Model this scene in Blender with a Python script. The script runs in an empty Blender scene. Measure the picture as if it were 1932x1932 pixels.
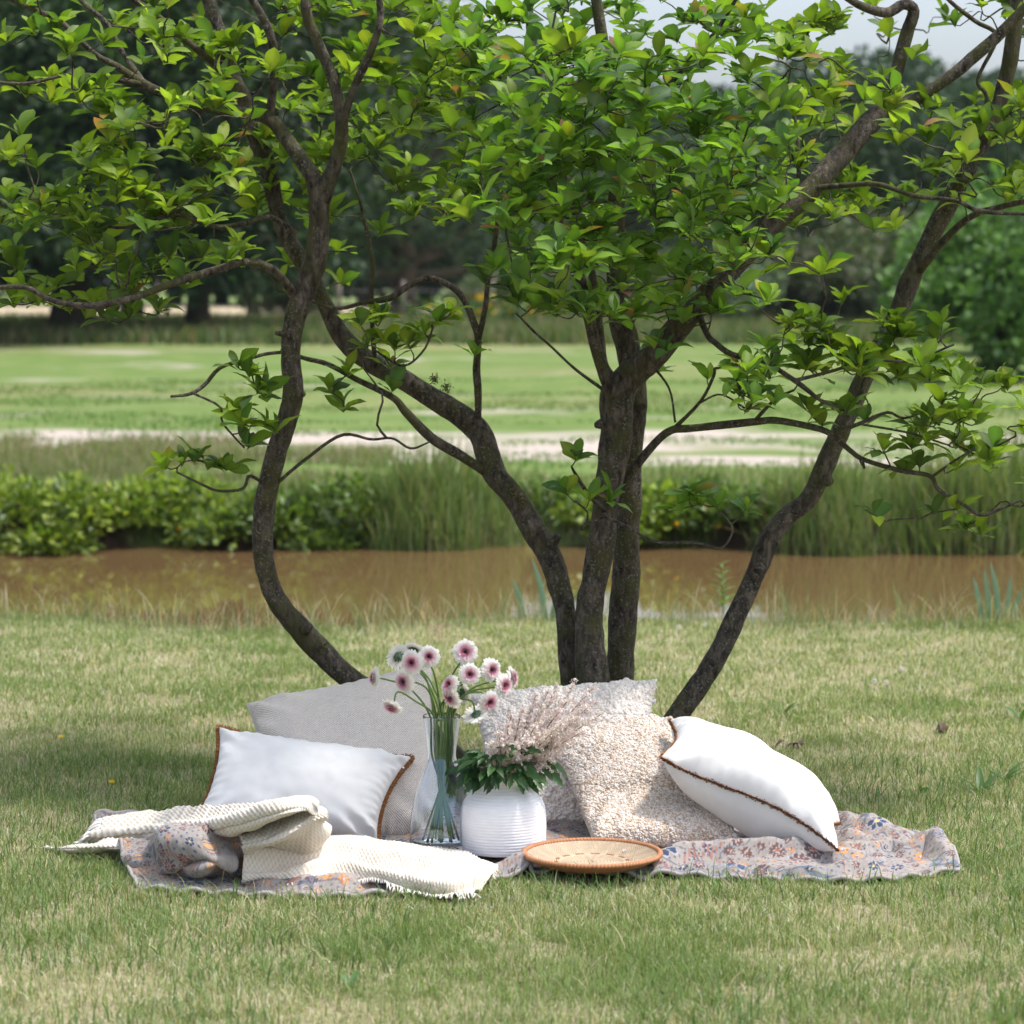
import bpy, math, random
import numpy as np
from mathutils import Vector
random.seed(7); RNG = np.random.default_rng(7)
SC = bpy.context.scene; COL = SC.collection
# ------------------------------------------------------------------ camera, sky, sun, exposure
F, CU, HV, CH = 5400.0, 966.0, 530.0, 1.77        # focal length in view units, centre, horizon row, eye height
PITCH = math.atan((CU-HV)/F)
cam_d = bpy.data.cameras.new('camera'); cam = bpy.data.objects.new('camera', cam_d); COL.objects.link(cam)
cam.location = (0, 0, CH); cam.rotation_euler = (math.pi/2-PITCH, 0, 0)
cam_d.sensor_width = 36; cam_d.lens = 36*F/1932; cam_d.clip_start = .1; cam_d.clip_end = 3000
cam_d.dof.use_dof = True; cam_d.dof.focus_distance = 9.05; cam_d.dof.aperture_fstop = 4.0
SC.camera = cam
SUN_EL, SUN_AZ = math.radians(64), math.radians(98)   # azimuth from +Y towards +X
world = bpy.data.worlds.new('World'); SC.world = world; world.use_nodes = True
wn = world.node_tree; bg = wn.nodes['Background']
sky = wn.nodes.new('ShaderNodeTexSky'); sky.sky_type = 'NISHITA'; sky.sun_disc = False
sky.sun_elevation = SUN_EL; sky.sun_rotation = SUN_AZ; sky.air_density = 1.0; sky.dust_density = 4.0; sky.ozone_density = 5.0
hs = wn.nodes.new('ShaderNodeHueSaturation'); hs.inputs['Saturation'].default_value = .55   # thin high cloud greys the sky
wn.links.new(sky.outputs[0], hs.inputs['Color']); wn.links.new(hs.outputs[0], bg.inputs[0]); bg.inputs[1].default_value = .15
sl = bpy.data.lights.new('sun', 'SUN'); sl.energy = 2.15; sl.angle = math.radians(6); sl.color = (1, .96, .91)
sun = bpy.data.objects.new('sun', sl); COL.objects.link(sun)
sdir = Vector((math.sin(SUN_AZ)*math.cos(SUN_EL), math.cos(SUN_AZ)*math.cos(SUN_EL), math.sin(SUN_EL)))
sun.rotation_euler = sdir.to_track_quat('Z', 'Y').to_euler()
SC.view_settings.view_transform = 'Standard'; SC.view_settings.look = 'None'
SC.view_settings.exposure = 1.0; SC.view_settings.gamma = 1
SC.cycles.max_bounces = 10; SC.cycles.transmission_bounces = 10; SC.cycles.transparent_max_bounces = 8
SC.cycles.diffuse_bounces = 4; SC.cycles.glossy_bounces = 4; SC.cycles.sample_clamp_indirect = 6

# ------------------------------------------------------------------ helpers
cp, sp = math.cos(PITCH), math.sin(PITCH)
def ray(u, v):
    a = (u-CU)/F; b = -(v-CU)/F
    return np.array([a, cp+b*sp, -sp+b*cp])
def W(u, v, d):
    r = ray(u, v); return np.array([0, 0, CH]) + r*(d/r[1])
def Wz(u, v, z):
    r = ray(u, v); return np.array([0, 0, CH]) + r*((z-CH)/r[2])
def project(p):
    p = np.asarray(p, float); q = p-np.array([0, 0, CH])
    fw = q[..., 1]*cp-q[..., 2]*sp; up = q[..., 1]*sp+q[..., 2]*cp
    return CU+F*q[..., 0]/fw, CU-F*up/fw, fw

def _hash(i, j, k, seed):
    h = (i*374761393 + j*668265263 + k*2147483647 + seed*144665) & 0xffffffff
    h = ((h ^ (h >> 13))*1274126177) & 0xffffffff
    h = ((h ^ (h >> 16))*2246822519) & 0xffffffff
    return ((h ^ (h >> 15)) & 0xffffff)/float(0xffffff)
def vnoise(p, seed=0):
    p = np.asarray(p, float)
    if p.shape[-1] == 2: p = np.concatenate([p, np.zeros(p.shape[:-1]+(1,))], -1)
    f = np.floor(p); t = p-f; t = t*t*(3-2*t); i, j, k = [f[..., a].astype(np.int64) for a in range(3)]
    r = 0
    for a in (0, 1):
        for b in (0, 1):
            for c in (0, 1):
                w = (t[..., 0] if a else 1-t[..., 0])*(t[..., 1] if b else 1-t[..., 1])*(t[..., 2] if c else 1-t[..., 2])
                r = r+w*_hash(i+a, j+b, k+c, seed)
    return r
def fbm(p, seed=0, o=3):
    p = np.asarray(p, float); r = 0; a = .5; s = 0
    for q in range(o): r = r+a*vnoise(p*(2**q), seed+q); s += a; a *= .5
    return r/s

def make_mesh(name, verts, faces_list, col=None, uv=None, smooth=True):
    """faces_list: list of integer arrays (n,3) or (n,4)"""
    me = bpy.data.meshes.new(name); verts = np.asarray(verts, np.float32)
    me.vertices.add(len(verts)); me.vertices.foreach_set('co', verts.ravel())
    fl = [np.asarray(f, np.int32) for f in faces_list if len(f)]
    idx = np.concatenate([f.ravel() for f in fl]); tot = np.concatenate([np.full(len(f), f.shape[1], np.int32) for f in fl])
    me.loops.add(len(idx)); me.loops.foreach_set('vertex_index', idx)
    me.polygons.add(len(tot)); st = np.concatenate([[0], np.cumsum(tot)[:-1]]).astype(np.int32)
    me.polygons.foreach_set('loop_start', st); me.polygons.foreach_set('loop_total', tot)
    if smooth: me.polygons.foreach_set('use_smooth', np.ones(len(tot), bool))
    if col is not None:
        c = np.ones((len(verts), 4), np.float32); c[:, :3] = np.asarray(col, np.float32)[:, :3]
        at = me.color_attributes.new('col', 'FLOAT_COLOR', 'POINT'); at.data.foreach_set('color', c.ravel())
    if uv is not None:
        l = me.uv_layers.new(name='UVMap'); l.data.foreach_set('uv', np.asarray(uv, np.float32)[idx].ravel())
    me.update(calc_edges=True); me.validate()
    return me
class MB:
    def __init__(s): s.v = []; s.f = []; s.c = []; s.n = 0
    def add(s, v, faces, col=(1, 1, 1)):
        v = np.asarray(v, float).reshape(-1, 3)
        for f in (faces if isinstance(faces, list) else [faces]): s.f.append(np.asarray(f, np.int64)+s.n)
        col = np.asarray(col, float)
        s.c.append(np.broadcast_to(col, (len(v), 3)) if col.ndim == 1 else col[:, :3])
        s.v.append(v); s.n += len(v); return s
    def mesh(s, name, smooth=True):
        q = [f for f in s.f if f.shape[1] == 4]; t = [f for f in s.f if f.shape[1] == 3]
        return make_mesh(name, np.concatenate(s.v), [np.concatenate(x) for x in (q, t) if x], np.concatenate(s.c), smooth=smooth)
    def build(s, name, mat, parent=None, smooth=True): return obj(name, s.mesh(name, smooth), mat, parent)
def obj(name, me, mat=None, parent=None):
    o = bpy.data.objects.new(name, me); COL.objects.link(o)
    if mat is not None and len(me.materials) == 0: me.materials.append(mat)
    if parent is not None:
        o.parent = parent; o.matrix_parent_inverse = ROOTINV.get(parent.name, parent.matrix_world.inverted())
    return o
ROOTINV = {}
def empty(name, loc=(0, 0, 0)):
    o = bpy.data.objects.new(name, None); COL.objects.link(o); o.location = loc; o.empty_display_size = .1
    from mathutils import Matrix
    ROOTINV[o.name] = Matrix.Translation(-Vector(loc)); return o
def tag(o, label=None, cat=None, group=None, kind=None):
    if label: o['label'] = label
    if cat: o['category'] = cat
    if group: o['group'] = group
    if kind: o['kind'] = kind
    return o
def copy_tree(o, parent=None):
    c = o.copy(); COL.objects.link(c); c.parent = parent
    for ch in [x for x in bpy.data.objects if x.parent == o]: copy_tree(ch, c)
    return c

def grid_faces(nr, nc, wrap=False, off=0):
    r = np.arange(nr-1)[:, None]; c = np.arange(nc if wrap else nc-1)[None, :]
    c2 = (c+1) % nc
    return np.stack([r*nc+c, r*nc+c2, (r+1)*nc+c2, (r+1)*nc+c], -1).reshape(-1, 4)+off
def catmull(P, n):
    """resample control points P (k, m) to n points"""
    P = np.asarray(P, float); k = len(P)
    if k == 2: t = np.linspace(0, 1, n)[:, None]; return P[0]*(1-t)+P[1]*t
    Q = np.concatenate([[2*P[0]-P[1]], P, [2*P[-1]-P[-2]]]); x = np.linspace(0, k-1, n)
    i = np.minimum(x.astype(int), k-2); t = (x-i).reshape((-1,)+(1,)*(P.ndim-1))
    a, b, c, d = Q[i], Q[i+1], Q[i+2], Q[i+3]
    return .5*(2*b+(c-a)*t+(2*a-5*b+4*c-d)*t*t+(3*b-a-3*c+d)*t**3)
def netsurf(net, nr, nc):
    net = np.asarray(net, float); s = catmull(net, nr); return np.swapaxes(catmull(np.swapaxes(s, 0, 1), nc), 0, 1)
def arclen(pts): return np.concatenate([[0], np.cumsum(np.linalg.norm(np.diff(pts, axis=0), axis=1))])
def tube(pts, rad, k=8, bump=0, seed=0, cap=True):
    pts = np.asarray(pts, float); n = len(pts); rad = np.broadcast_to(np.asarray(rad, float), (n,))
    T = np.gradient(pts, axis=0); T /= np.linalg.norm(T, axis=1)[:, None]+1e-12
    ref = np.array([0, 0, 1.]) if abs(T[0][2]) < .8 else np.array([1., 0, 0])
    N = np.cross(T[0], ref); N /= np.linalg.norm(N); NN = np.empty_like(pts)
    for i in range(n):
        N = N-T[i]*N.dot(T[i]); N /= np.linalg.norm(N)+1e-12; NN[i] = N
    B = np.cross(T, NN); a = np.arange(k)*2*math.pi/k
    dirs = NN[:, None]*np.cos(a)[None, :, None]+B[:, None]*np.sin(a)[None, :, None]
    r = rad[:, None, None]*np.ones((n, k, 1)); V = pts[:, None]+dirs*r
    if bump:
        m = fbm(V.reshape(-1, 3)*22, seed, 3).reshape(n, k, 1)-.5; m2 = vnoise(V.reshape(-1, 3)*7, seed+9).reshape(n, k, 1)-.5
        V = pts[:, None]+dirs*(r*(1+bump*(m*.9+m2*1.3)))
    V = V.reshape(-1, 3); f = [grid_faces(n, k, True)]
    if cap:
        V = np.concatenate([V, pts[:1], pts[-1:]]); i = np.arange(k); j = (i+1) % k
        f.append(np.stack([j, i, np.full(k, n*k)], 1)); f.append(np.stack([i+(n-1)*k, j+(n-1)*k, np.full(k, n*k+1)], 1))
    return V, f
def lathe(prof, k=48, center=(0, 0, 0), closed=False):
    prof = np.asarray(prof, float); n = len(prof); a = np.arange(k)*2*math.pi/k
    V = np.stack([prof[:, 0:1]*np.cos(a), prof[:, 0:1]*np.sin(a), prof[:, 1:2]*np.ones(k)], -1)+np.asarray(center, float)
    f = grid_faces(n, k, True)
    if closed: c = np.arange(k); d = (c+1) % k; f = np.concatenate([f, np.stack([(n-1)*k+c, (n-1)*k+d, d, c], 1)])
    return V.reshape(-1, 3), f
def unit(v): v = np.asarray(v, float); return v/(np.linalg.norm(v, axis=-1, keepdims=True)+1e-12)

# ------------------------------------------------------------------ materials
def mat(name):
    m = bpy.data.materials.new(name); m.use_nodes = True; nt = m.node_tree
    return m, nt, nt.nodes['Principled BSDF'], nt.nodes['Material Output']
def N(nt, t, **kw):
    n = nt.nodes.new(t)
    for k, v in kw.items():
        if k.startswith('i_'): n.inputs[int(k[2:]) if k[2:].isdigit() else k[2:].replace('_', ' ')].default_value = v
        else: setattr(n, k, v)
    return n
def noise_n(nt, scale, detail=3, rough=.55, coord=None, dist=0):
    n = N(nt, 'ShaderNodeTexNoise'); n.inputs['Scale'].default_value = scale; n.inputs['Detail'].default_value = detail
    n.inputs['Roughness'].default_value = rough; n.inputs['Distortion'].default_value = dist
    if coord is not None: nt.links.new(coord, n.inputs['Vector'])
    return n
def ramp(nt, src, stops):
    r = N(nt, 'ShaderNodeValToRGB'); e = r.color_ramp.elements
    while len(e) > len(stops): e.remove(e[-1])
    while len(e) < len(stops): e.new(1)
    for x, (p, c) in zip(e, stops): x.position = p; x.color = (*c, 1) if len(c) == 3 else c
    nt.links.new(src, r.inputs[0]); return r
def mixc(nt, fac, a, b, mode='MIX'):
    m = N(nt, 'ShaderNodeMix', data_type='RGBA', blend_type=mode)
    for s, i in ((fac, 0), (a, 6), (b, 7)):
        if isinstance(s, (int, float)): m.inputs[i].default_value = s
        elif isinstance(s, tuple): m.inputs[i].default_value = (*s, 1)
        else: nt.links.new(s, m.inputs[i])
    return m.outputs[2]
def bump_n(nt, h, bsdf, strength=.5, dist=.01):
    b = N(nt, 'ShaderNodeBump'); b.inputs['Strength'].default_value = strength; b.inputs['Distance'].default_value = dist
    nt.links.new(h, b.inputs['Height']); nt.links.new(b.outputs[0], bsdf.inputs['Normal']); return b
def objcoord(nt): return N(nt, 'ShaderNodeTexCoord').outputs['Object']
def m_foliage(name, trans=.35, rough=.45, tint=(1, 1, 1), rnd=.0, spec=.4, tmul=(1.3, 1.5, .5)):
    m, nt, b, out = mat(name); a = N(nt, 'ShaderNodeAttribute', attribute_name='col'); c = a.outputs['Color']
    if tint != (1, 1, 1): c = mixc(nt, 1.0, c, tint, 'MULTIPLY')
    if rnd:
        oi = N(nt, 'ShaderNodeObjectInfo'); h = N(nt, 'ShaderNodeHueSaturation'); nt.links.new(c, h.inputs['Color'])
        for inp, lo, hi in (('Hue', .5-.035*rnd, .5+.03*rnd), ('Value', 1-.3*rnd, 1+.3*rnd)):
            r = N(nt, 'ShaderNodeMapRange'); r.inputs[3].default_value = lo; r.inputs[4].default_value = hi
            nt.links.new(oi.outputs['Random'], r.inputs[0]); nt.links.new(r.outputs[0], h.inputs[inp])
        c = h.outputs[0]
    nt.links.new(c, b.inputs['Base Color']); b.inputs['Roughness'].default_value = rough; b.inputs['Specular IOR Level'].default_value = spec
    t = N(nt, 'ShaderNodeBsdfTranslucent'); nt.links.new(mixc(nt, 1.0, c, tmul, 'MULTIPLY'), t.inputs[0])
    ms = N(nt, 'ShaderNodeMixShader'); ms.inputs[0].default_value = trans
    nt.links.new(b.outputs[0], ms.inputs[1]); nt.links.new(t.outputs[0], ms.inputs[2]); nt.links.new(ms.outputs[0], out.inputs[0])
    return m
M = {}
M['leaf'] = m_foliage('magnolia_leaf', .45, .5, rnd=0, spec=.3)
M['leaf_rnd'] = m_foliage('magnolia_leaf_single', .45, .5, rnd=.6, spec=.3)
M['grass'] = m_foliage('grass_blades', .38, .6, spec=.2, tmul=(1.2, 1.25, .6))
M['tree_leaf'] = m_foliage('background_foliage', .25, .55, spec=.3, rnd=.5)
M['plant'] = m_foliage('plant_leaves', .3, .45)
M['petal'] = m_foliage('flower_petals', .35, .6, spec=.2, tmul=(1, 1, 1))
def m_bark(name, dark=(.016, .012, .009), mid=(.058, .047, .037), lichen=1.0):
    m, nt, b, out = mat(name); co = objcoord(nt)
    mp = N(nt, 'ShaderNodeMapping'); mp.inputs['Scale'].default_value = (1, 1, .45); nt.links.new(co, mp.inputs[0])
    n1 = noise_n(nt, 45, 6, .65, mp.outputs[0], .3); n2 = noise_n(nt, 9, 4, .6, co); n3 = noise_n(nt, 110, 3, .6, co); n4 = noise_n(nt, 5, 3, .6, co)
    c = ramp(nt, n1.outputs[0], [(.36, dark), (.5, mid), (.66, tuple(x*2.3 for x in mid))]).outputs[0]
    c = mixc(nt, ramp(nt, n2.outputs[0], [(.45, (0, 0, 0)), (.62, (.85, .85, .85))]).outputs[0], c, (.06, .058, .02))
    sp_ = ramp(nt, n3.outputs[0], [(.58, (0, 0, 0)), (.64, (1, 1, 1))]).outputs[0]
    pm = ramp(nt, n4.outputs[0], [(.40, (0, 0, 0)), (.56, (1, 1, 1))]).outputs[0]
    lf = mixc(nt, 1.0, sp_, pm, 'MULTIPLY'); lf = mixc(nt, 1.0, lf, (lichen*.5,)*3, 'MULTIPLY')
    c = mixc(nt, lf, c, (.24, .25, .22)); nt.links.new(c, b.inputs['Base Color'])
    b.inputs['Roughness'].default_value = .85; b.inputs['Specular IOR Level'].default_value = .25
    bump_n(nt, n1.outputs[0], b, .9, .012); return m
M['bark'] = m_bark('magnolia_bark'); M['dark_bark'] = m_bark('background_bark', (.02, .016, .013), (.05, .04, .032), .2)
def m_plain(name, c, rough=.8, spec=.3, bump=None, sheen=0):
    m, nt, b, out = mat(name); b.inputs['Base Color'].default_value = (*c, 1); b.inputs['Roughness'].default_value = rough
    b.inputs['Specular IOR Level'].default_value = spec; b.inputs['Sheen Weight'].default_value = sheen
    co = objcoord(nt); n = noise_n(nt, 14, 4, .6, co)
    cc = mixc(nt, n.outputs[0], tuple(x*.86 for x in c), tuple(min(1, x*1.1) for x in c)); nt.links.new(cc, b.inputs['Base Color'])
    if bump: bump_n(nt, noise_n(nt, bump[0], 4, .6, co).outputs[0], b, bump[1], bump[2])
    return m
def m_attr(name, rough=.85, spec=.2, bump=None, sheen=.0, var=0):
    m, nt, b, out = mat(name); c = N(nt, 'ShaderNodeAttribute', attribute_name='col').outputs['Color']
    co = objcoord(nt)
    if var: c = mixc(nt, 1.0, c, ramp(nt, noise_n(nt, 160, 3, .7, co).outputs[0], [(.3, (1-var,)*3), (.7, (1,)*3)]).outputs[0], 'MULTIPLY')
    nt.links.new(c, b.inputs['Base Color']); b.inputs['Roughness'].default_value = rough; b.inputs['Specular IOR Level'].default_value = spec
    b.inputs['Sheen Weight'].default_value = sheen
    if bump: bump_n(nt, noise_n(nt, bump[0], 4, .6, co).outputs[0], b, bump[1], bump[2])
    return m
M['linen'] = m_plain('white_linen', (.71, .70, .685), .9, .15, (420, .25, .002), .2)
M['fringe'] = m_attr('brown_fringe', .9, .1)
M['boucle'] = m_attr('boucle_wool', .95, .1, (260, .5, .003), .2)
M['cream'] = m_attr('cream_cotton', .95, .1, (500, .4, .002), .2)
M['paisley'] = m_attr('printed_paisley_cotton', .9, .12, (500, .35, .0015), .1, .16)
M['basket'] = m_attr('woven_grass_basket', .7, .3, (400, .3, .001), 0, .15)
M['white_rope'] = m_plain('white_rope', (.82, .82, .85), .85, .2, (350, .4, .002))
M['stem'] = m_attr('flower_stem', .5, .4)
M['fabric_tag'] = m_plain('white_tag', (.8, .8, .8))
def m_weave():
    m, nt, b, out = mat('grey_woven_fabric'); uv = N(nt, 'ShaderNodeTexCoord').outputs['UV']
    sx = N(nt, 'ShaderNodeSeparateXYZ'); 
    nz = noise_n(nt, 9, 3, .6, uv); mv = N(nt, 'ShaderNodeVectorMath', operation='MULTIPLY_ADD'); nt.links.new(nz.outputs['Color'], mv.inputs[0]); mv.inputs[1].default_value = (.012,)*3; nt.links.new(uv, mv.inputs[2])
    nt.links.new(mv.outputs[0], sx.inputs[0])
    fr = 2*math.pi*72
    def sinw(o, ph=0):
        a = N(nt, 'ShaderNodeMath', operation='MULTIPLY_ADD'); nt.links.new(o, a.inputs[0]); a.inputs[1].default_value = fr; a.inputs[2].default_value = ph
        s = N(nt, 'ShaderNodeMath', operation='SINE'); nt.links.new(a.outputs[0], s.inputs[0]); return s.outputs[0]
    pr = N(nt, 'ShaderNodeMath', operation='MULTIPLY'); nt.links.new(sinw(sx.outputs[0]), pr.inputs[0]); nt.links.new(sinw(sx.outputs[1]), pr.inputs[1])
    ab = N(nt, 'ShaderNodeMath', operation='MULTIPLY_ADD'); nt.links.new(pr.outputs[0], ab.inputs[0]); ab.inputs[1].default_value = .5; ab.inputs[2].default_value = .5
    mp = N(nt, 'ShaderNodeMapping'); mp.inputs['Scale'].default_value = (20, 160, 1); nt.links.new(uv, mp.inputs[0])
    n2 = noise_n(nt, 1, 3, .7, mp.outputs[0]); n3 = noise_n(nt, 130, 2, .6, uv)
    warp = ramp(nt, n3.outputs[0], [(.35, (.42, .35, .30)), (.6, (.66, .60, .54))]).outputs[0]
    c = mixc(nt, ramp(nt, ab.outputs[0], [(.35, (0,)*3), (.65, (1,)*3)]).outputs[0], warp, (.80, .75, .69))
    c = mixc(nt, ramp(nt, n2.outputs[0], [(.45, (0,)*3), (.7, (.55,)*3)]).outputs[0], c, (.49, .41, .36))
    nt.links.new(c, b.inputs['Base Color']); b.inputs['Roughness'].default_value = .95; b.inputs['Specular IOR Level'].default_value = .1
    bump_n(nt, ab.outputs[0], b, .8, .004); return m
M['weave'] = m_weave()
def m_glass():
    m, nt, b, out = mat('iridescent_glass'); b.inputs['Base Color'].default_value = (.90, .96, 1, 1); b.inputs['Roughness'].default_value = .0
    b.inputs['Transmission Weight'].default_value = 1; b.inputs['IOR'].default_value = 1.45
    b.inputs['Thin Film Thickness'].default_value = 360; b.inputs['Thin Film IOR'].default_value = 1.6
    return m
M['glass'] = m_glass()
def m_water():
    m, nt, b, out = mat('muddy_pond_water'); co = objcoord(nt)
    n = noise_n(nt, .35, 3, .5, co); c = mixc(nt, n.outputs[0], (.115, .066, .032), (.145, .095, .038)); nt.links.new(c, b.inputs['Base Color'])
    b.inputs['Roughness'].default_value = .03; b.inputs['IOR'].default_value = 1.33
    mp = N(nt, 'ShaderNodeMapping'); mp.inputs['Scale'].default_value = (1.2, 3, 1); nt.links.new(co, mp.inputs[0])
    bump_n(nt, noise_n(nt, 1.2, 2, .5, mp.outputs[0]).outputs[0], b, .05, .02); return m
M['water'] = m_water()
def m_ground():
    m, nt, b, out = mat('lawn_and_field'); co = objcoord(nt); sx = N(nt, 'ShaderNodeSeparateXYZ'); nt.links.new(co, sx.inputs[0])
    mp = N(nt, 'ShaderNodeMapping'); mp.inputs['Scale'].default_value = (.30, .42, 1); nt.links.new(co, mp.inputs[0])
    n1 = noise_n(nt, 1.0, 6, .62, mp.outputs[0], .6)
    mp2 = N(nt, 'ShaderNodeMapping'); mp2.inputs['Scale'].default_value = (.10, .16, 1); nt.links.new(co, mp2.inputs[0]); n2 = noise_n(nt, 1.0, 4, .6, mp2.outputs[0])
    n3 = noise_n(nt, 30, 5, .7, co); n4 = noise_n(nt, 1.5, 4, .6, co)
    def band(lo, hi, s):
        r = N(nt, 'ShaderNodeMapRange', interpolation_type='SMOOTHSTEP'); r.inputs[1].default_value = lo; r.inputs[2].default_value = lo+s
        r2 = N(nt, 'ShaderNodeMapRange', interpolation_type='SMOOTHSTEP'); r2.inputs[1].default_value = hi; r2.inputs[2].default_value = hi+s
        for q in (r, r2): nt.links.new(sx.outputs[1], q.inputs[0])
        d = N(nt, 'ShaderNodeMath', operation='SUBTRACT'); nt.links.new(r.outputs[0], d.inputs[0]); nt.links.new(r2.outputs[0], d.inputs[1]); return d.outputs[0]
    soil = ramp(nt, n3.outputs[0], [(.3, (.15, .13, .075)), (.5, (.26, .23, .14)), (.72, (.38, .34, .22))]).outputs[0]
    fgrass = ramp(nt, n4.outputs[0], [(.3, (.095, .15, .04)), (.55, (.13, .185, .055)), (.75, (.19, .20, .09))]).outputs[0]
    fgrass = mixc(nt, ramp(nt, n2.outputs[0], [(.5, (0,)*3), (.75, (.6,)*3)]).outputs[0], fgrass, (.26, .22, .12))
    sand = ramp(nt, n3.outputs[0], [(.3, (.33, .28, .24)), (.7, (.47, .41, .36))]).outputs[0]
    # bare sand: a worn band beyond the pond and streaks in the field
    bd = band(26.6, 32.0, 2.0); sm = N(nt, 'ShaderNodeMath', operation='MULTIPLY_ADD'); nt.links.new(bd, sm.inputs[0]); sm.inputs[1].default_value = .19; nt.links.new(n1.outputs[0], sm.inputs[2])
    bd2 = band(33, 62, 6); sm2 = N(nt, 'ShaderNodeMath', operation='MULTIPLY_ADD'); nt.links.new(bd2, sm2.inputs[0]); sm2.inputs[1].default_value = .0; nt.links.new(sm.outputs[0], sm2.inputs[2])
    sf = ramp(nt, sm2.outputs[0], [(.565, (0,)*3), (.73, (1,)*3)]).outputs[0]
    field = mixc(nt, sf, fgrass, sand)
    field = mixc(nt, band(78, 150, 4), field, mixc(nt, n2.outputs[0], (.36, .29, .19), (.44, .37, .26)))
    field = mixc(nt, band(10, 22.6, .3), field, (.035, .025, .017))
    c = mixc(nt, band(18, 3000, 1), soil, field)
    nt.links.new(c, b.inputs['Base Color']); b.inputs['Roughness'].default_value = 1; b.inputs['Specular IOR Level'].default_value = .05
    bump_n(nt, n3.outputs[0], b, .6, .02); return m
M['ground'] = m_ground()
M['wood'] = m_plain('weathered_wood', (.16, .13, .11)); M['wire'] = m_plain('grey_wire', (.2, .2, .2))

# ------------------------------------------------------------------ terrain and pond
def ground_z(x, y):
    x = np.asarray(x, float); y = np.asarray(y, float)
    e1 = 15.0+.25*np.sin(x*.9)+.2*np.sin(x*2.3+1)+.35*np.clip(-x/3, -1, 1); e2 = 22.2+.3*np.sin(x*.7+2)+.25*np.sin(x*1.7)+.15*np.sin(x*4.3+1)
    s1 = np.clip((y-e1+.25)/.9, 0, 1); s2 = np.clip((y-e2+.25)/.8, 0, 1)
    basin = -.85*(s1*s1*(3-2*s1))*(1-s2*s2*(3-2*s2))
    rise = .55*np.clip((y-27)/48, 0, 1)**1.2
    und = (fbm(np.stack([x*.6, y*.6], -1), 3)-.5)*.05*np.clip((np.abs(y-9)-1.5)/4, 0, 1)
    return basin+rise+und
def axis(pts): return np.concatenate([np.arange(a, b, s) for a, b, s in pts])
gx = axis([(-600, -60, 30), (-60, -12, 4), (-12, -5, .5), (-5, 5, .12), (5, 12, .5), (12, 60, 4), (60, 601, 30)])
gy = axis([(-40, 4, 2), (4, 14, .15), (14, 24, .1), (24, 34, .4), (34, 90, 2), (90, 900, 45)])
XX, YY = np.meshgrid(gx, gy)
gv = np.stack([XX, YY, ground_z(XX, YY)], -1).reshape(-1, 3)
tag(obj('ground', make_mesh('ground', gv, [grid_faces(len(gy), len(gx))]), M['ground']), kind='structure')
wx = np.linspace(-60, 60, 61); wy = np.linspace(14.3, 23.4, 20); XX, YY = np.meshgrid(wx, wy)
tag(obj('pond', make_mesh('pond', np.stack([XX, YY, np.full_like(XX, -.34)], -1).reshape(-1, 3), [grid_faces(20, 61)]), M['water']), kind='structure')

# ------------------------------------------------------------------ generic vegetation
def blades(base, h, w, lean, az, col_base, col_tip, nseg=2):
    """vectorised grass blades: base (n,3); returns verts, faces, cols"""
    n = len(base); az2 = az+RNG.uniform(-.9, .9, n)+math.pi/2
    side = np.stack([np.cos(az2), np.sin(az2), np.zeros(n)], -1)*(w/2)[:, None]
    out = np.stack([np.cos(az), np.sin(az), np.zeros(n)], -1); up = np.array([0, 0, 1.])
    V = []; C = []
    for s in range(nseg):
        t = s/nseg; c = base+out*(h*lean*t*t)[:, None]+up*(h*t*(1-.35*lean*t))[:, None]
        k = 1-.35*t
        V += [c-side*k, c+side*k]; cc = col_base*(1-t)+col_tip*t; C += [cc, cc]
    V.append(base+out*(h*lean)[:, None]+up*(h*(1-.35*lean))[:, None]); C.append(col_tip)
    m = 2*nseg+1; V = np.stack(V, 1).reshape(-1, 3); C = np.stack(C, 1).reshape(-1, 3); o = np.arange(n)[:, None]*m
    tri = []; 
    for s in range(nseg-1): tri += [[2*s, 2*s+1, 2*s+3], [2*s, 2*s+3, 2*s+2]]
    tri.append([2*nseg-2, 2*nseg-1, 2*nseg]); T = (o[:, :, None]+np.array(tri)[None]).reshape(-1, 3)
    return V, T, C
def leaf_cards(P, D, L, wid, cols, fold=.25):
    """n leaves as two folded quads (diamond-ish): P base, D direction, L length"""
    n = len(P); D = unit(D); r = unit(RNG.normal(size=(n, 3))); S = unit(np.cross(D, r)); U = np.cross(S, D)
    L = L[:, None]; w = L*wid
    V = np.stack([P, P+D*L*.5+S*w*.5+U*w*fold, P+D*L-U*L*.12, P+D*L*.5-S*w*.5+U*w*fold], 1)
    V[:, :, :] += 0
    o = np.arange(n)[:, None]*4; T = (o[:, :, None]+np.array([[0, 1, 2], [0, 2, 3]])[None]).reshape(-1, 3)
    return V.reshape(-1, 3), T, np.repeat(cols, 4, 0)
def rand_sphere(n): return unit(RNG.normal(size=(n, 3)))
def pickcol(n, cs, jitter=.2, p=None):
    cs = np.array(cs, float); c = cs[RNG.choice(len(cs), n, p=p)]; return c*RNG.uniform(1-jitter, 1+jitter, (n, 1))
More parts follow.
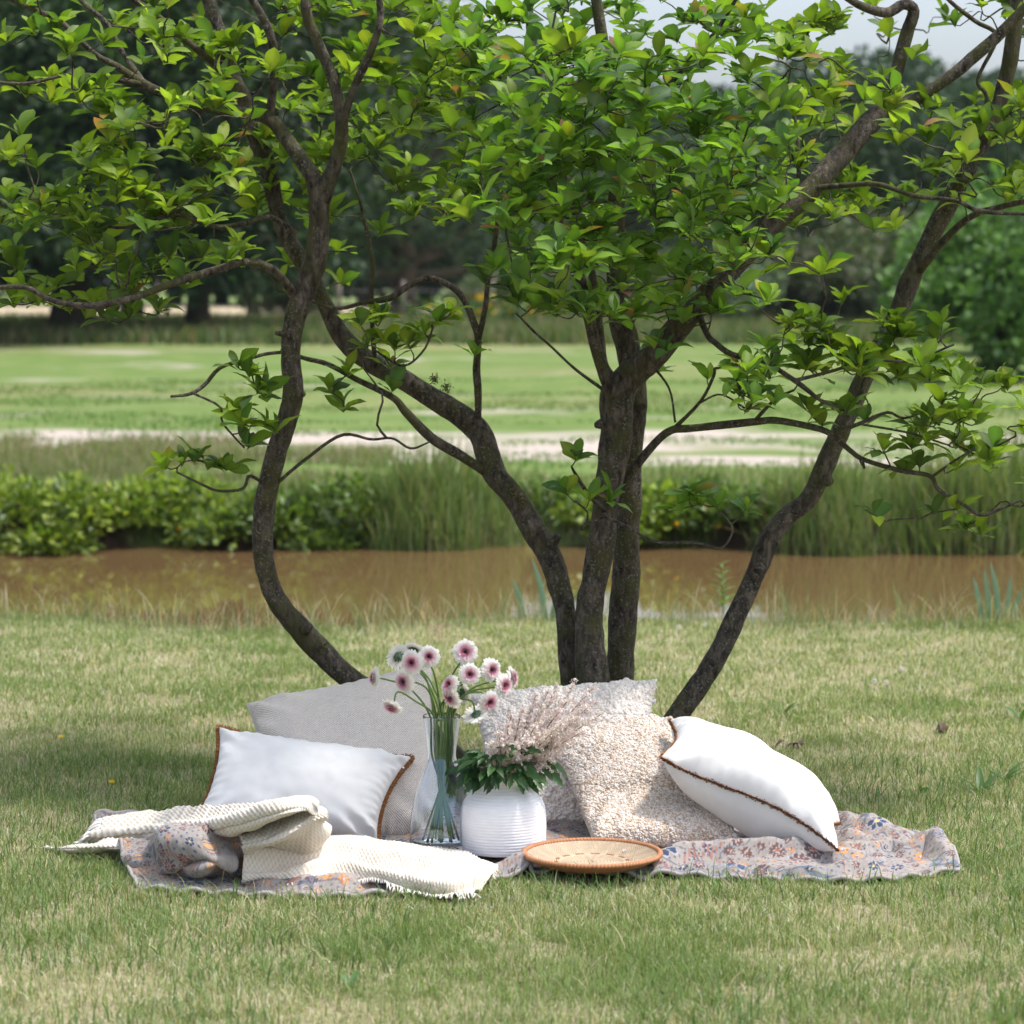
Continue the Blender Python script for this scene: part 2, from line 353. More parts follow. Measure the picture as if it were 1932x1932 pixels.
def crown_mesh(name, blobs, nleaf, L, cols, seed=0):
    vol = np.array([b[3]*b[4]*b[5] for b in blobs])**(2/3); pr = vol/vol.sum(); k = RNG.choice(len(blobs), nleaf, p=pr)
    B = np.array(blobs); s = rand_sphere(nleaf); rr = RNG.uniform(.35, 1.06, (nleaf, 1))**.6
    s[:, 2] *= np.where(s[:, 2] < -.4, .75, 1)
    P = B[k, :3]+s*rr*B[k, 3:6]
    g = fbm(P*.9, seed, 3); keep = g > .36; P = P[keep]; s = s[keep]; rr = rr[keep]; g = g[keep]; n = len(P)
    cc = pickcol(n, cols, .25)
    D = unit(s*.8+RNG.normal(size=(n, 3))*.7+np.array([0, 0, .15])); LL = RNG.uniform(.7, 1.3, n)*L
    mb = MB(); mb.add(*leaf_cards(P, D, LL, .75, cc)); return mb.mesh(name, False)
def bg_tree_type(h, cr, base, ntop, nleaf, L, cols, seed, tr=.3, lean=0.):
    """returns (trunk mesh, crown mesh) standing at the origin"""
    rs = np.random.default_rng(seed); mb = MB()
    top = np.array([lean*h, 0, h*.75]); pts = catmull([(0, 0, -.1), (lean*h*.3, .1, h*.25), (lean*h*.7, -.1, h*.5), tuple(top)], 14)
    mb.add(*tube(pts, np.linspace(tr, tr*.25, 14)*np.where(np.arange(14) == 0, 1.35, 1), 9, .25, seed)); blobs = []
    for i in range(ntop):
        a = rs.uniform(0, 6.28)+i*2.4; z = base+(h-base)*rs.uniform(.10, .93)**1.35; q = (z-base)/(h-base)
        R = cr*math.sqrt(max(.08, 1-(q*1.15-.35)**2))*rs.uniform(.35, .95); c = np.array([math.cos(a)*R+lean*z, math.sin(a)*R, z])
        st = np.array([lean*z*.75, 0, max(base*.6, z*.62)]); m = (st+c)/2+np.array([0, 0, -.2])
        mb.add(*tube(catmull([st, m, c], 6), np.linspace(tr*.35, tr*.08, 6), 5))
        s = cr*rs.uniform(.28, .48); blobs.append((*c, s*1.15, s*1.15, s*.8))
    blobs.append((lean*h, 0, (base+h)/2, cr*.5, cr*.5, (h-base)*.45))
    return mb.mesh('trunk'), crown_mesh('crown', blobs, nleaf, L, cols, seed)
def put_tree(name, typ, loc, rz, sc, label, cat, group, tm='dark_bark', lm='tree_leaf'):
    r = empty(name, loc); 
    for nm, me, mm in (('trunk', typ[0], tm), ('crown', typ[1], lm)):
        o = bpy.data.objects.new(nm, me); COL.objects.link(o); o.parent = r
        if not me.materials: me.materials.append(M[mm])
    r.rotation_euler = (0, 0, rz); r.scale = (sc[0], sc[0], sc[1]); return tag(r, label, cat, group)
G1 = [(.016, .04, .016), (.024, .055, .02), (.036, .07, .024)]
G2 = [(.022, .052, .026), (.034, .072, .034), (.05, .095, .04)]
G3 = [(.06, .12, .03), (.09, .17, .04), (.045, .09, .03)]
def gat(u, d): x = (u-CU)/F*d; return (x, d, float(ground_z(x, d)))
oakA = bg_tree_type(15, 5.8, 1.5, 34, 24000, .26, G1, 11, .5); oakB = bg_tree_type(13, 4.9, 1.6, 30, 20000, .26, G1, 12, .3, .05)
farA = bg_tree_type(14.5, 5.2, 1.2, 22, 9000, .42, G2, 13, .3); farB = bg_tree_type(13, 4.4, .9, 18, 8000, .42, G2, 14, .3); farC = bg_tree_type(11, 5.6, .6, 20, 8000, .42, G2, 15, .3)
LG = 'dark trees at the field edge'
put_tree('oak_tree', oakA, gat(135, 68), 0, (1, 1), 'dark broad tree with the thickest trunk at the field edge', 'tree', LG)
put_tree('oak_tree', oakB, gat(372, 70), .2, (1.05, 1.05), 'dark tree with a slim leaning trunk beside the thick trunked tree', 'tree', LG)
put_tree('oak_tree', oakA, gat(-120, 64), 2, (1, 1.0), 'dark tree partly cut off beside the thick trunked tree', 'tree', LG)
put_tree('oak_tree', oakB, gat(560, 84), 2.6, (1.15, 1.1), 'dark tree with low hanging foliage behind the curved magnolia stem', 'tree', LG)
put_tree('oak_tree', oakA, gat(760, 98), 4, (.95, .95), 'dark green tree with a rounded crown above the pale field', 'tree', LG)
put_tree('oak_tree', oakB, gat(250, 90), 1, (1.2, 1.2), 'dark tree filling the gap behind the two nearest field edge trees', 'tree', LG)
FG = 'hazy trees of the distant woodland'
for i, (u, d, k, s) in enumerate([(-60, 150, 0, 1), (40, 146, 1, 1.1), (140, 150, 2, 1.1), (240, 146, 0, 1.), (330, 150, 1, 1.1), (420, 146, 2, 1.1), (510, 150, 0, 1), (600, 146, 1, 1.1), (900, 128, 0, .9), (1000, 138, 1, 1.1), (1090, 140, 2, 1.1), (1180, 150, 0, .98), (1275, 146, 1, 1.08), (1350, 150, 0, .95), (1440, 146, 2, 1.2),
        (1530, 150, 0, 1.02), (1610, 150, 1, 1.2), (1690, 146, 0, 1.08), (1780, 150, 1, 1.16), (1860, 144, 0, .98), (1945, 146, 2, 1.1), (2040, 150, 0, 1.), (800, 140, 0, 1.1), (690, 135, 1, 1.1), (2140, 146, 1, 1.1)]):
    put_tree('woodland_tree', (farA, farB, farC)[k], gat(u, d), i*1.7, (s*1.1, s*.80), ('hazy tall oval tree in the distant woodland', 'hazy narrow tree in the distant woodland', 'hazy low spreading tree in the distant woodland')[k], 'tree', FG)
dkA = bg_tree_type(7.5, 4.2, .5, 18, 8000, .26, G1, 16, .22)
for i, (u, d, s, lb) in enumerate([(1500, 98, 1.0, 'low dark tree in front of the hazy woodland beside the grey green shrub'), (1640, 94, .85, 'low dark tree in front of the hazy woodland behind the leaning stem'), (1800, 90, .9, 'low dark tree behind the glossy dark shrub'), (1250, 110, .9, 'low dark tree behind the forked central stems')]):
    put_tree('low_tree', dkA, gat(u, d), i*2.1, (s, s), lb, 'tree', 'low dark trees before the woodland')
def bush_type(rx, rz, n, L, cols, seed, tr=.05, nb=10):
    rs = np.random.default_rng(seed); mb = MB(); blobs = []
    for i in range(nb):
        a = rs.uniform(0, 6.28); R = rx*rs.uniform(.1, .7); z = rz*rs.uniform(.12, .74); c = np.array([math.cos(a)*R, math.sin(a)*R, z])
        mb.add(*tube(catmull([(0, 0, -.05), c*np.array([.4, .4, .6]), c], 6), np.linspace(tr, tr*.3, 6), 5)); s = rx*rs.uniform(.28, .45)
        blobs.append((*c, s, s, min(s, rz*.4)))
    return mb.mesh('trunk'), crown_mesh('crown', blobs, n, L, cols, seed)
rhod = bush_type(2.4, 3.0, 9000, .15, [(.06, .13, .035), (.085, .18, .04), (.13, .25, .06)], 21, .06, 20)
put_tree('rhododendron', rhod, gat(1880, 46), 0, (1, 1), 'glossy dark green rounded shrub at the edge of the field', 'shrub', None)
put_tree('rhododendron', rhod, gat(1935, 57), 1.5, (1.2, 1.25), 'taller dark shrub just behind the glossy rounded shrub', 'shrub', None)
gryb = bush_type(1.7, 2.0, 4000, .12, [(.12, .17, .10), (.16, .21, .13)], 22, .05, 9); mixb = bush_type(2.2, 2.6, 4500, .16, [(.05, .09, .03), (.10, .14, .06), (.15, .15, .10)], 23, .05, 12)
put_tree('willow_shrub', gryb, gat(1385, 74), 0, (1, .9), 'rounded grey green shrub at the far side of the field', 'shrub', None)
HB = 'mixed hedge shrubs along the far field'
for i, (u, d, s) in enumerate([(1470, 78, 1), (1560, 76, 1.05), (1650, 78, 1.1), (1735, 72, 1.1), (1080, 82, .8), (1000, 84, .7), (880, 86, .5), (540, 80, .7), (1180, 84, .9), (1290, 82, .8)]):
    put_tree('hedge_shrub', mixb, gat(u, d), i*1.3, (s, s), 'bushy mixed green shrub in the hedge line beyond the field', 'shrub', HB)
# post and wire fence beyond the field
fx = [gat(u, 80) for u in (-60, 120, 298, 470, 640, 760, 930)]
fr = empty('field_fence', fx[0]); tag(fr, 'thin post and wire fence in front of the pale far field', 'fence')
for p in fx:
    mb = MB(); mb.add(*tube([(p[0], p[1], p[2]-.1), (p[0], p[1], p[2]+.6), (p[0]+.02, p[1], p[2]+1.25)], [.07, .065, .06], 8)); mb.build('post', M['wood'], fr)
for z in (.5, .95):
    mb = MB(); mb.add(*tube([(p[0], p[1]-.07, p[2]+z) for p in fx], .008, 4)); mb.build('wire', M['wire'], fr)

# ------------------------------------------------------------------ far bank of the pond
def bank_y(x):
    ys = np.linspace(20.8, 23.4, 261); zz = ground_z(np.full(261, x), ys); k = int(np.argmax((zz > -.33) & (ys > 21.3))); return float(ys[k])
def bank_bush(loc, rx, h, n, cols, fl, label, group):
    r = empty('bank_plant', loc); tag(r, label, 'plant', group); s = rand_sphere(n); s[:, 2] = np.abs(s[:, 2])
    P = np.asarray(loc)+s*RNG.uniform(.45, 1.05, (n, 1))*np.array([rx, .45, h]); P = P+(fbm(P*3, 5, 2)[:, None]-.5)*.25*s
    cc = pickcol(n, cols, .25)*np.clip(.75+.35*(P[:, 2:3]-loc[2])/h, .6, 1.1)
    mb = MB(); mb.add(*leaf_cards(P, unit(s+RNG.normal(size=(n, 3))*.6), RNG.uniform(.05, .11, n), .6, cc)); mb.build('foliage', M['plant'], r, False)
    if fl:
        for i in RNG.choice(n, fl, replace=False):
            mb = MB(); q = P[i]+s[i]*.06; v, f = tube([q, q+np.array([0, -.012, .012])], [.022, .005], 6); mb.add(v, f, (.75, .42, .01) if random.random() < .6 else (.7, .55, .03)); mb.build('yellow_flower', M['petal'], r)
YG = [(.15, .22, .035), (.21, .28, .04), (.09, .15, .035), (.26, .32, .05)]; DG = [(.11, .17, .045), (.16, .23, .05), (.08, .13, .035)]
for i in range(34):
    u = -120+i*66+random.uniform(-15, 15); x, y, z = gat(u, 22.4); y = bank_y(x)+random.uniform(.05, .55); z = float(ground_z(x, y)); lft = u < 480
    if not lft and (690 < u < 990 or u > 1450) and random.random() < .5: continue
    yg = lft or random.random() < .45; fl = 5 if random.random() < .6 else 0
    lb = 'leafy %s plant %s on the %s far bank' % ('yellow green' if yg else 'mid green', 'dotted with yellow blossoms' if fl else 'without blossoms', 'bushy' if lft else 'rushy')
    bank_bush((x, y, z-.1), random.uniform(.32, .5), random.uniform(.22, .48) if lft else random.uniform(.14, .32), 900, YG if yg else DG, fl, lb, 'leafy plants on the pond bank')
def rush(u, d, n, h, sp, cols, label, name='rush_clump', group='rush clumps on the far pond bank', z=None, wd=.012, lean=.35):
    x, y, zz = gat(u, d)
    if d > 20: y = bank_y(x)+.02+(d-22.7)*.3; z = float(ground_z(x, y))
    z = zz if z is None else z
    b = np.stack([x+RNG.normal(0, sp, n), y+RNG.normal(0, sp*.4, n), np.full(n, z-.03)], -1)
    if d > 20: b[:, 1] = bank_y(x)+RNG.uniform(-.08, .5, n)**1; b[:, 2] = ground_z(b[:, 0], b[:, 1])-.03
    hh = RNG.uniform(.35, 1.15, n)*h
    c = pickcol(n, cols, .2); mb = MB(); mb.add(*blades(b, hh, np.full(n, wd), RNG.uniform(.05, lean*1.3, n), RNG.uniform(0, 6.28, n), c*.85, c, 3))
    r = tag(empty(name, (x, y, z)), label, 'rush', group); tag(mb.build('blades', M['grass'], r, smooth=False), kind='stuff'); return r
RC = [(.13, .21, .06), (.17, .25, .07), (.25, .26, .12)]
for u, h in ((575, .42), (725, .5), (775, .62), (820, .72), (868, .6), (950, .5), (1290, .42), (1475, .48), (1535, .6), (1570, .66), (1660, .5), (1720, .62), (1770, .66), (1850, .7), (1895, .74), (1960, .6), (2030, .6)):
    rush(u+random.uniform(-15, 15), 22.7+random.uniform(0, 1.2), 330, h*random.uniform(.8, 1.12), .15, RC, 'tallest kind of green rush clump at the far water edge' if h > .6 else 'shorter green rush clump at the far water edge', z=-.28)
for u, d in ((1880, 22.1), (1480, 22.3), (1000, 22.35)): rush(u, d, 200, .35, .2, RC+[(.36, .3, .2)], 'low sprawling rush clump hanging over the water', z=-.36, lean=1.2)
def dist_grass(name, x0, x1, y0, y1, n, h, w, cols, p=None, lean=.6, thr=None, mul=1):
    X = RNG.uniform(x0, x1, n); Y = RNG.uniform(y0, y1, n)
    if thr: k = fbm(np.stack([X*.5, Y*.8], -1), 31) > thr; X, Y = X[k], Y[k]; n = len(X)
    b = np.stack([X, Y, ground_z(X, Y)-.01], -1); c = pickcol(n, cols, .25, p)
    mb = MB(); mb.add(*blades(b, RNG.uniform(.5, 1.2, n)*h, np.full(n, w), RNG.uniform(.1, lean, n), RNG.uniform(0, 6.28, n), c*.8, c, 2))
    return tag(mb.build(name, M['grass'], smooth=False), kind='stuff')
dist_grass('meadow_grass', -8, 8, 22.7, 26.6, 36000, .09, .012, [(.15, .22, .07), (.22, .26, .11), (.38, .32, .2)], (.5, .3, .2), thr=.42)
dist_grass('meadow_grass', -9, -1.2, 25, 31, 26000, .17, .011, [(.17, .2, .08), (.30, .24, .16), (.14, .2, .06)], (.4, .3, .3), thr=.5)
dist_grass('field_grass', -12, 12, 27, 46, 60000, .06, .02, [(.10, .20, .04), (.13, .23, .06), (.22, .24, .1)], (.45, .4, .15), thr=.52)
dist_grass('rough_grass', -26, 26, 62, 80, 40000, .45, .05, [(.08, .13, .04), (.12, .16, .06), (.26, .21, .13)], (.45, .35, .2))
x, y, z = gat(930, 74)
n = 700; P = np.array([x, y, z+.35])+RNG.normal(size=(n, 3))*np.array([1.1, .4, .22]); r = empty('yellow_flower_patch', (x, y, z)); tag(r, 'patch of yellow flowers in front of the far hedge', 'flowers')
mb = MB(); mb.add(*leaf_cards(P, RNG.normal(size=(n, 3))+np.array([0, 0, 1]), RNG.uniform(.12, .25, n), .6, pickcol(n, G3))); mb.build('foliage', M['plant'], r, False)
mb = MB(); k = 60; mb.add(*leaf_cards(P[:k]+np.array([0, -.3, .2]), RNG.normal(size=(k, 3))+np.array([0, -1, 1]), RNG.uniform(.09, .16, k), 1., pickcol(k, [(.7, .42, .02)]))); mb.build('blossom', M['petal'], r, False)
# ------------------------------------------------------------------ paisley blanket
front = [(262, 1676, .012), (330, 1684, .01), (450, 1689, .01), (600, 1692, .01), (760, 1684, .01), (880, 1672, .01), (960, 1658, .01), (1040, 1650, .012), (1120, 1654, .01), (1210, 1657, .01), (1320, 1657, .01), (1450, 1660, .01), (1600, 1663, .01), (1700, 1652, .02), (1812, 1644, .012)]
back = [(178, 1548, .02), (240, 1545, .02), (380, 1530, .015), (520, 1530, .015), (660, 1525, .015), (800, 1520, .015), (900, 1520, .015), (1000, 1520, .015), (1100, 1520, .015), (1200, 1520, .015), (1320, 1522, .015), (1450, 1530, .015), (1560, 1540, .02), (1650, 1556, .03), (1768, 1590, .02)]
FE = catmull([Wz(*p) for p in front], 760); BE = catmull([Wz(*p) for p in back], 760); NT = 320
tt = (np.linspace(0, 1, NT)**1.35)[:, None, None]; SH = FE[None]*(1-tt)+BE[None]*tt
SH[..., 1] += (.02*np.sin(SH[..., 0]*9)+.012*np.sin(SH[..., 0]*23+1))*(1-np.abs(2*tt[..., 0]-1))
BX, BY = SH[..., 0].copy(), SH[..., 1].copy()
def seg_dist(X, Y, pts):
    d = np.full(X.shape, 9.); h = np.zeros(X.shape)
    for (ax, ay, ah), (bx, by, bh) in zip(pts[:-1], pts[1:]):
        dx, dy = bx-ax, by-ay; t = np.clip(((X-ax)*dx+(Y-ay)*dy)/(dx*dx+dy*dy+1e-9), 0, 1); q = np.hypot(X-ax-t*dx, Y-ay-t*dy); k = q < d
        d = np.where(k, q, d); h = np.where(k, ah+(bh-ah)*t, h)
    return d, h
ridges = [([(300, 1650, .02), (360, 1645, .03), (440, 1645, .03), (470, 1650, .02)], .05), ([(230, 1600, .05), (290, 1590, .07), (330, 1600, .05)], .05),
          ([(185, 1540, .03), (230, 1538, .035), (280, 1545, .02)], .05),
          ([(500, 1668, .02), (640, 1658, .035), (760, 1655, .03), (860, 1650, .02)], .04),
          ([(930, 1640, .03), (985, 1618, .06), (1040, 1628, .05), (1100, 1643, .035), (1170, 1650, .015)], .035), ([(950, 1660, .015), (1000, 1648, .03), (1060, 1650, .02)], .03),
          ([(1225, 1640, .02), (1255, 1615, .05), (1310, 1596, .065), (1400, 1592, .065), (1480, 1594, .06), (1560, 1606, .04), (1640, 1620, .02)], .042),
          ([(1240, 1648, .02), (1330, 1640, .03), (1450, 1640, .03), (1540, 1642, .035), (1640, 1636, .03)], .026),
          ([(1575, 1545, .05), (1640, 1552, .055), (1700, 1572, .04)], .07),
          ([(1715, 1606, .03), (1740, 1580, .065), (1764, 1568, .085), (1782, 1596, .06), (1806, 1638, .015)], .045), ([(1600, 1600, .03), (1680, 1590, .035), (1740, 1600, .03)], .04),
          ([(1500, 1568, .03), (1590, 1575, .03), (1650, 1590, .02)], .04)]
HZ = np.zeros_like(BX)
for pts, wdt in ridges:
    P = [(*Wz(u, v, z)[:2], z) for u, v, z in pts]; d, h = seg_dist(BX, BY, P); k = np.clip(1.25*np.exp(-(d/wdt)**2)-.12, 0, 1)
    HZ = np.maximum(HZ, h*np.minimum(k, 1))+.18*np.minimum(HZ, h*k)
dc_ = Wz(1117, 1611, .075); HZ = np.where(np.hypot(BX-dc_[0], BY-dc_[1]) < .185, np.minimum(HZ, .012), HZ)
for u_, r_ in ((834, .085), (949, .125)): q_ = Wz(u_, 1600, .03); HZ = np.where(np.hypot(BX-q_[0], BY-q_[1]) < r_, np.minimum(HZ, .01), HZ)
wr = fbm(np.stack([BX*14, BY*9], -1), 40, 3)-.5; wr2 = fbm(np.stack([BX*5, BY*4], -1), 44, 2)-.5
HZ = HZ*(1+.35*(fbm(np.stack([BX*17, BY*17], -1), 47, 2)-.5))
edge = np.clip(np.minimum(tt[..., 0], 1-tt[..., 0])*8, 0, 1)
SH[..., 2] = .012+HZ*.98+np.clip(wr*.028+wr2*.04, -.008, .05)*(.25+.75*edge)+.006*(1-edge)*np.sin(BX*60)
# printed pattern, laid out in cloth coordinates (metres)
PX = np.concatenate([np.zeros((NT, 1)), np.cumsum(np.linalg.norm(np.diff(SH, axis=1), axis=2), 1)], 1); PX = PX.mean(0)[None]*.8+PX*.2+.02*wr2
PY = np.concatenate([np.zeros((1, 760)), np.cumsum(np.linalg.norm(np.diff(SH, axis=0), axis=2), 0)], 0)+.02*wr; PXM, PYM = PX.max(), PY.max()
NAVY, BROWN, RUST, ORNG, BLUE, YEL = [np.array(c) for c in ((.035, .06, .12), (.13, .075, .065), (.33, .12, .075), (.55, .27, .10), (.13, .19, .29), (.55, .42, .12))]
def paint(mask, c, a=.97): BC[mask] = BC[mask]*(1-a)+c*a
def local(cx, cy, rot, R):
    dx, dy = PX-cx, PY-cy; k = (np.abs(dx) < R) & (np.abs(dy) < R); i = np.nonzero(k); x, y = dx[i], dy[i]
    return i, x*math.cos(rot)+y*math.sin(rot), -x*math.sin(rot)+y*math.cos(rot)
def sub(i, m): return (i[0][m], i[1][m])
def flower(cx, cy, R, n, c, outline, rot, core):
    i, x, y = local(cx, cy, rot, R*1.3); r = np.hypot(x, y)/R; a = np.arctan2(y, x); p = .45+.55*np.abs(np.cos(a*n/2))**.8
    paint(sub(i, (r < p*1.14) & (r > .2)), outline, .75); paint(sub(i, (r < p) & (r > .3) & (np.abs(np.cos(a*n/2)) > .35)), c); paint(sub(i, r < .22), core)
def paisley(cx, cy, R, rot, c1, c2, flip):
    i, x, y = local(cx, cy, rot, R*1.9); y = y/R; x = x/R*flip; xb = x-.38*np.clip(y+.2, 0, 2)**2; w = .62*np.sqrt(np.clip(1-((y+.25)/.85)**2, 0, 1))*np.where(y > -.25, np.clip(1-(y+.25)/1.75, 0, 1)**.6, 1)
    ok = (y > -1.1) & (y < 1.35); w = np.where(y > -.25, .62*np.clip(1-((y+.25)/1.5)**1.3, 0, 1), w); q = np.where(ok & (w > .01), np.abs(xb)/(w+1e-3), 9); ang = np.arctan2(y+.2, xb)
    paint(sub(i, (q < 1.0) & (q > .86)), c1); paint(sub(i, (q < .78) & (q > .62) & (np.sin(ang*26) > -.1)), c2); paint(sub(i, (q < .5) & (q > .4)), c1); paint(sub(i, (q < .28)), c2, .8)
    paint(sub(i, (q > 1.1) & (q < 1.28) & (np.sin(ang*30) > .1)), NAVY)
rp = random.Random(5)
pts = []
for _ in range(12000):
    c = (rp.uniform(0, PXM), rp.uniform(0, PYM)); R = rp.choice([.052, .038, .028, .02, .014])
    if all(math.hypot(c[0]-q[0], c[1]-q[1]) > (R+q[2])*1.02 for q in pts): pts.append((*c, R))
def print_cloth():
    global BC
    BC = np.empty(PX.shape+(3,)); mel = vnoise(np.stack([PX*260, PY*120], -1), 50)[..., None]
    BC[:] = np.array([.31, .28, .26]); BC *= .84+.28*mel
    rq = random.Random(9)
    for cx, cy, R in pts:
        ro = rq.uniform(0, 6.28); k = rq.random()
        if R >= .038 and k < .62: paisley(cx, cy, R*.8, ro, rq.choice([BROWN, NAVY, BROWN]), rq.choice([RUST, BLUE, BROWN, ORNG]), rq.choice([-1, 1]))
        elif k < .42: flower(cx, cy, R, 8, ORNG, BLUE, ro, np.array([.5, .45, .42]))
        elif k < .75: flower(cx, cy, R, 10, BROWN, np.array([.44, .38, .38]), ro, RUST)
        else: flower(cx, cy, R*.9, 6, NAVY, np.array([.4, .37, .4]), ro, YEL)
    vs = vnoise(np.stack([PX*13, PY*13], -1), 60); vd = vnoise(np.stack([PX*13, PY*13], -1), 77)
    paint((np.abs(vs-.5) < .022) & (vd > .45), NAVY, .6); paint((np.abs(vd-.42) < .03) & (np.sin(PX*420) > 0) & (vs > .4), RUST, .7)
    dots = (np.sin(PX*190)*np.sin(PY*190) > .72); paint(dots & (vs > .55), NAVY, .75); paint(dots & (vs < .42), BROWN, .75)
    bb = (PY < .02) | ((PY > .035) & (PY < .045)); paint(bb & (np.sin(PX*500) > -.3), BLUE, .45)
print_cloth()
vb = SH.reshape(-1, 3); root = empty('paisley_blanket', tuple(Wz(1000, 1640, 0))); tag(root, 'beige paisley and flower printed blanket spread rumpled on the lawn', 'blanket')
me = make_mesh('cloth', vb, [grid_faces(NT, 760)], BC.reshape(-1, 3)); o = obj('cloth', me, M['paisley'], root)
sm = o.modifiers.new('thickness', 'SOLIDIFY'); sm.thickness = .005; sm.offset = 1
# the gathered fold in front of the throw
CN = [[(236, 1602, .03), (300, 1580, .06), (345, 1564, .10), (382, 1558, .13), (420, 1576, .10), (472, 1606, .05)],
      [(230, 1602, .05), (292, 1583, .10), (340, 1555, .165), (382, 1546, .195), (416, 1562, .16), (470, 1608, .065)],
      [(228, 1610, .055), (290, 1600, .10), (342, 1580, .15), (388, 1570, .175), (425, 1588, .13), (472, 1617, .065)],
      [(232, 1624, .04), (296, 1621, .075), (348, 1611, .11), (394, 1604, .13), (434, 1614, .095), (475, 1630, .05)],
      [(246, 1640, .02), (303, 1640, .045), (350, 1633, .075), (395, 1630, .09), (440, 1636, .065), (479, 1645, .035)],
      [(258, 1654, .004), (308, 1657, .012), (350, 1657, .02), (395, 1657, .02), (440, 1658, .015), (481, 1664, .01)]]
CS = netsurf([[Wz(*p) for p in r] for r in CN], 240, 300); ca, cb_ = np.meshgrid(np.linspace(0, 1, 300), np.linspace(0, 1, 240))
Nn = unit(np.cross(np.gradient(CS, axis=0), np.gradient(CS, axis=1))); Nn = np.where((Nn[..., 2:3]-Nn[..., 1:2]) < 0, -Nn, Nn); env = np.clip(6*cb_*(1-cb_), 0, 1)*np.clip(8*ca*(1-ca), 0, 1)
cw = .016*np.sin(ca*16+cb_*5+1.8*np.sin(cb_*4+ca*3))+.010*np.sin(ca*9-cb_*9+2)+.03*(fbm(CS*14, 91, 3)-.5)
CS = CS+Nn*(cw*env)[..., None]; CS[..., 2] = np.maximum(CS[..., 2], .004); keepP = PX, PY
PX = .35+np.concatenate([np.zeros((240, 1)), np.cumsum(np.linalg.norm(np.diff(CS, axis=1), axis=2), 1)], 1); PX = PX.mean(0)[None]*.7+PX*.3
PY = .25+np.concatenate([np.zeros((1, 300)), np.cumsum(np.linalg.norm(np.diff(CS, axis=0), axis=2), 0)], 0); PY = PY.mean(1)[:, None]*.6+PY*.4; wr = np.zeros(PX.shape); print_cloth()
o = obj('gathered_fold', make_mesh('gathered_fold', CS.reshape(-1, 3), [grid_faces(240, 300)], BC.reshape(-1, 3)), M['paisley'], root); sm = o.modifiers.new('thickness', 'SOLIDIFY'); sm.thickness = .005; sm.offset = -1
hem = MB()
for E, rr in ((SH[0], .007), (SH[-1], .006), (SH[:, 0], .006), (SH[:, -1], .006)): hem.add(*tube(E[::2]+np.array([0, 0, .003]), rr, 6), (.36, .33, .32))
hem.build('hem', M['paisley'], root)
poly = np.concatenate([SH[0, ::12, :2], SH[::20, -1, :2], SH[-1, ::-12, :2], SH[::-20, 0, :2]])
def inside(X, Y, poly):
    r = np.zeros(X.shape, bool); x0, y0 = poly[-1]
    for x1, y1 in poly:
        c = ((y1 > Y) != (y0 > Y)) & (X < (x0-x1)*(Y-y1)/(y0-y1+1e-12)+x1); r ^= c; x0, y0 = x1, y1
    return r
def blanket_z(x, y):
    k = np.argmin((BX-x)**2+(BY-y)**2); return float(SH[..., 2].ravel()[k])

# ------------------------------------------------------------------ cushions
def corner_net(TL, TR, BR, BL, n=9, pt=.06, ps=.06, warp=None):
    TL, TR, BR, BL = [np.asarray(p, float) for p in (TL, TR, BR, BL)]; g = np.linspace(-1, 1, n); out = np.zeros((n, n, 3))
    for i, t in enumerate(g):
        for j, s in enumerate(g):
            s2 = s-ps*s*s*s*(1-t*t); t2 = t-pt*t*t*t*(1-s*s); a, b = (s2+1)/2, (t2+1)/2
            p = (TL*(1-a)+TR*a)*(1-b)+(BL*(1-a)+BR*a)*b; out[i, j] = p if warp is None else warp(p, s, t)
    return out
def cushion(net, tf, tb, n=110, ex=.5, wr=.012, seed=0, disp=None):
    """returns front grid, back grid (n,n,3), seam loop points, surface normals, colour noise"""
    S = netsurf(net, n, n); du = np.gradient(S, axis=1); dv = np.gradient(S, axis=0); Nn = unit(np.cross(dv, du))
    if Nn[n//2, n//2].dot(np.array([0, 0, CH])-S[n//2, n//2]) < 0: Nn = -Nn
    Nc = unit(Nn[n//2, n//2]); g = np.linspace(-1, 1, n); s, t = np.meshgrid(g, g); prof = np.clip((1-np.abs(s)**2.6)*(1-np.abs(t)**2.6), 0, 1)**ex
    Q = S*7; wn_ = (fbm(Q, seed, 3)-.5)*wr*2+(fbm(np.stack([S[..., 0]*3+S[..., 2]*9, S[..., 1]*9], -1), seed+5, 2)-.5)*wr
    corner = np.exp(-((1-np.abs(s))**2+(1-np.abs(t))**2)*5); pl = np.sin((np.abs(s)-np.abs(t))*16)*corner*wr*.8
    pk_ = np.sin(s*44+7*vnoise(S*6, seed+2))*np.exp(-(1-np.abs(t))*10)+np.sin(t*40+7*vnoise(S*6, seed+3))*np.exp(-(1-np.abs(s))*10); pl = pl+pk_*wr*.22
    Fr = S+Nc*(prof*tf+(wn_+pl)*np.clip(prof*3, 0, 1))[..., None]; Bk = S-Nc*(prof*tb+wn_*.6*np.clip(prof*3, 0, 1))[..., None]
    seam = np.concatenate([S[0, :-1], S[:-1, -1], S[-1, :0:-1], S[:0:-1, 0]])
    return Fr, Bk, seam, Nc, S
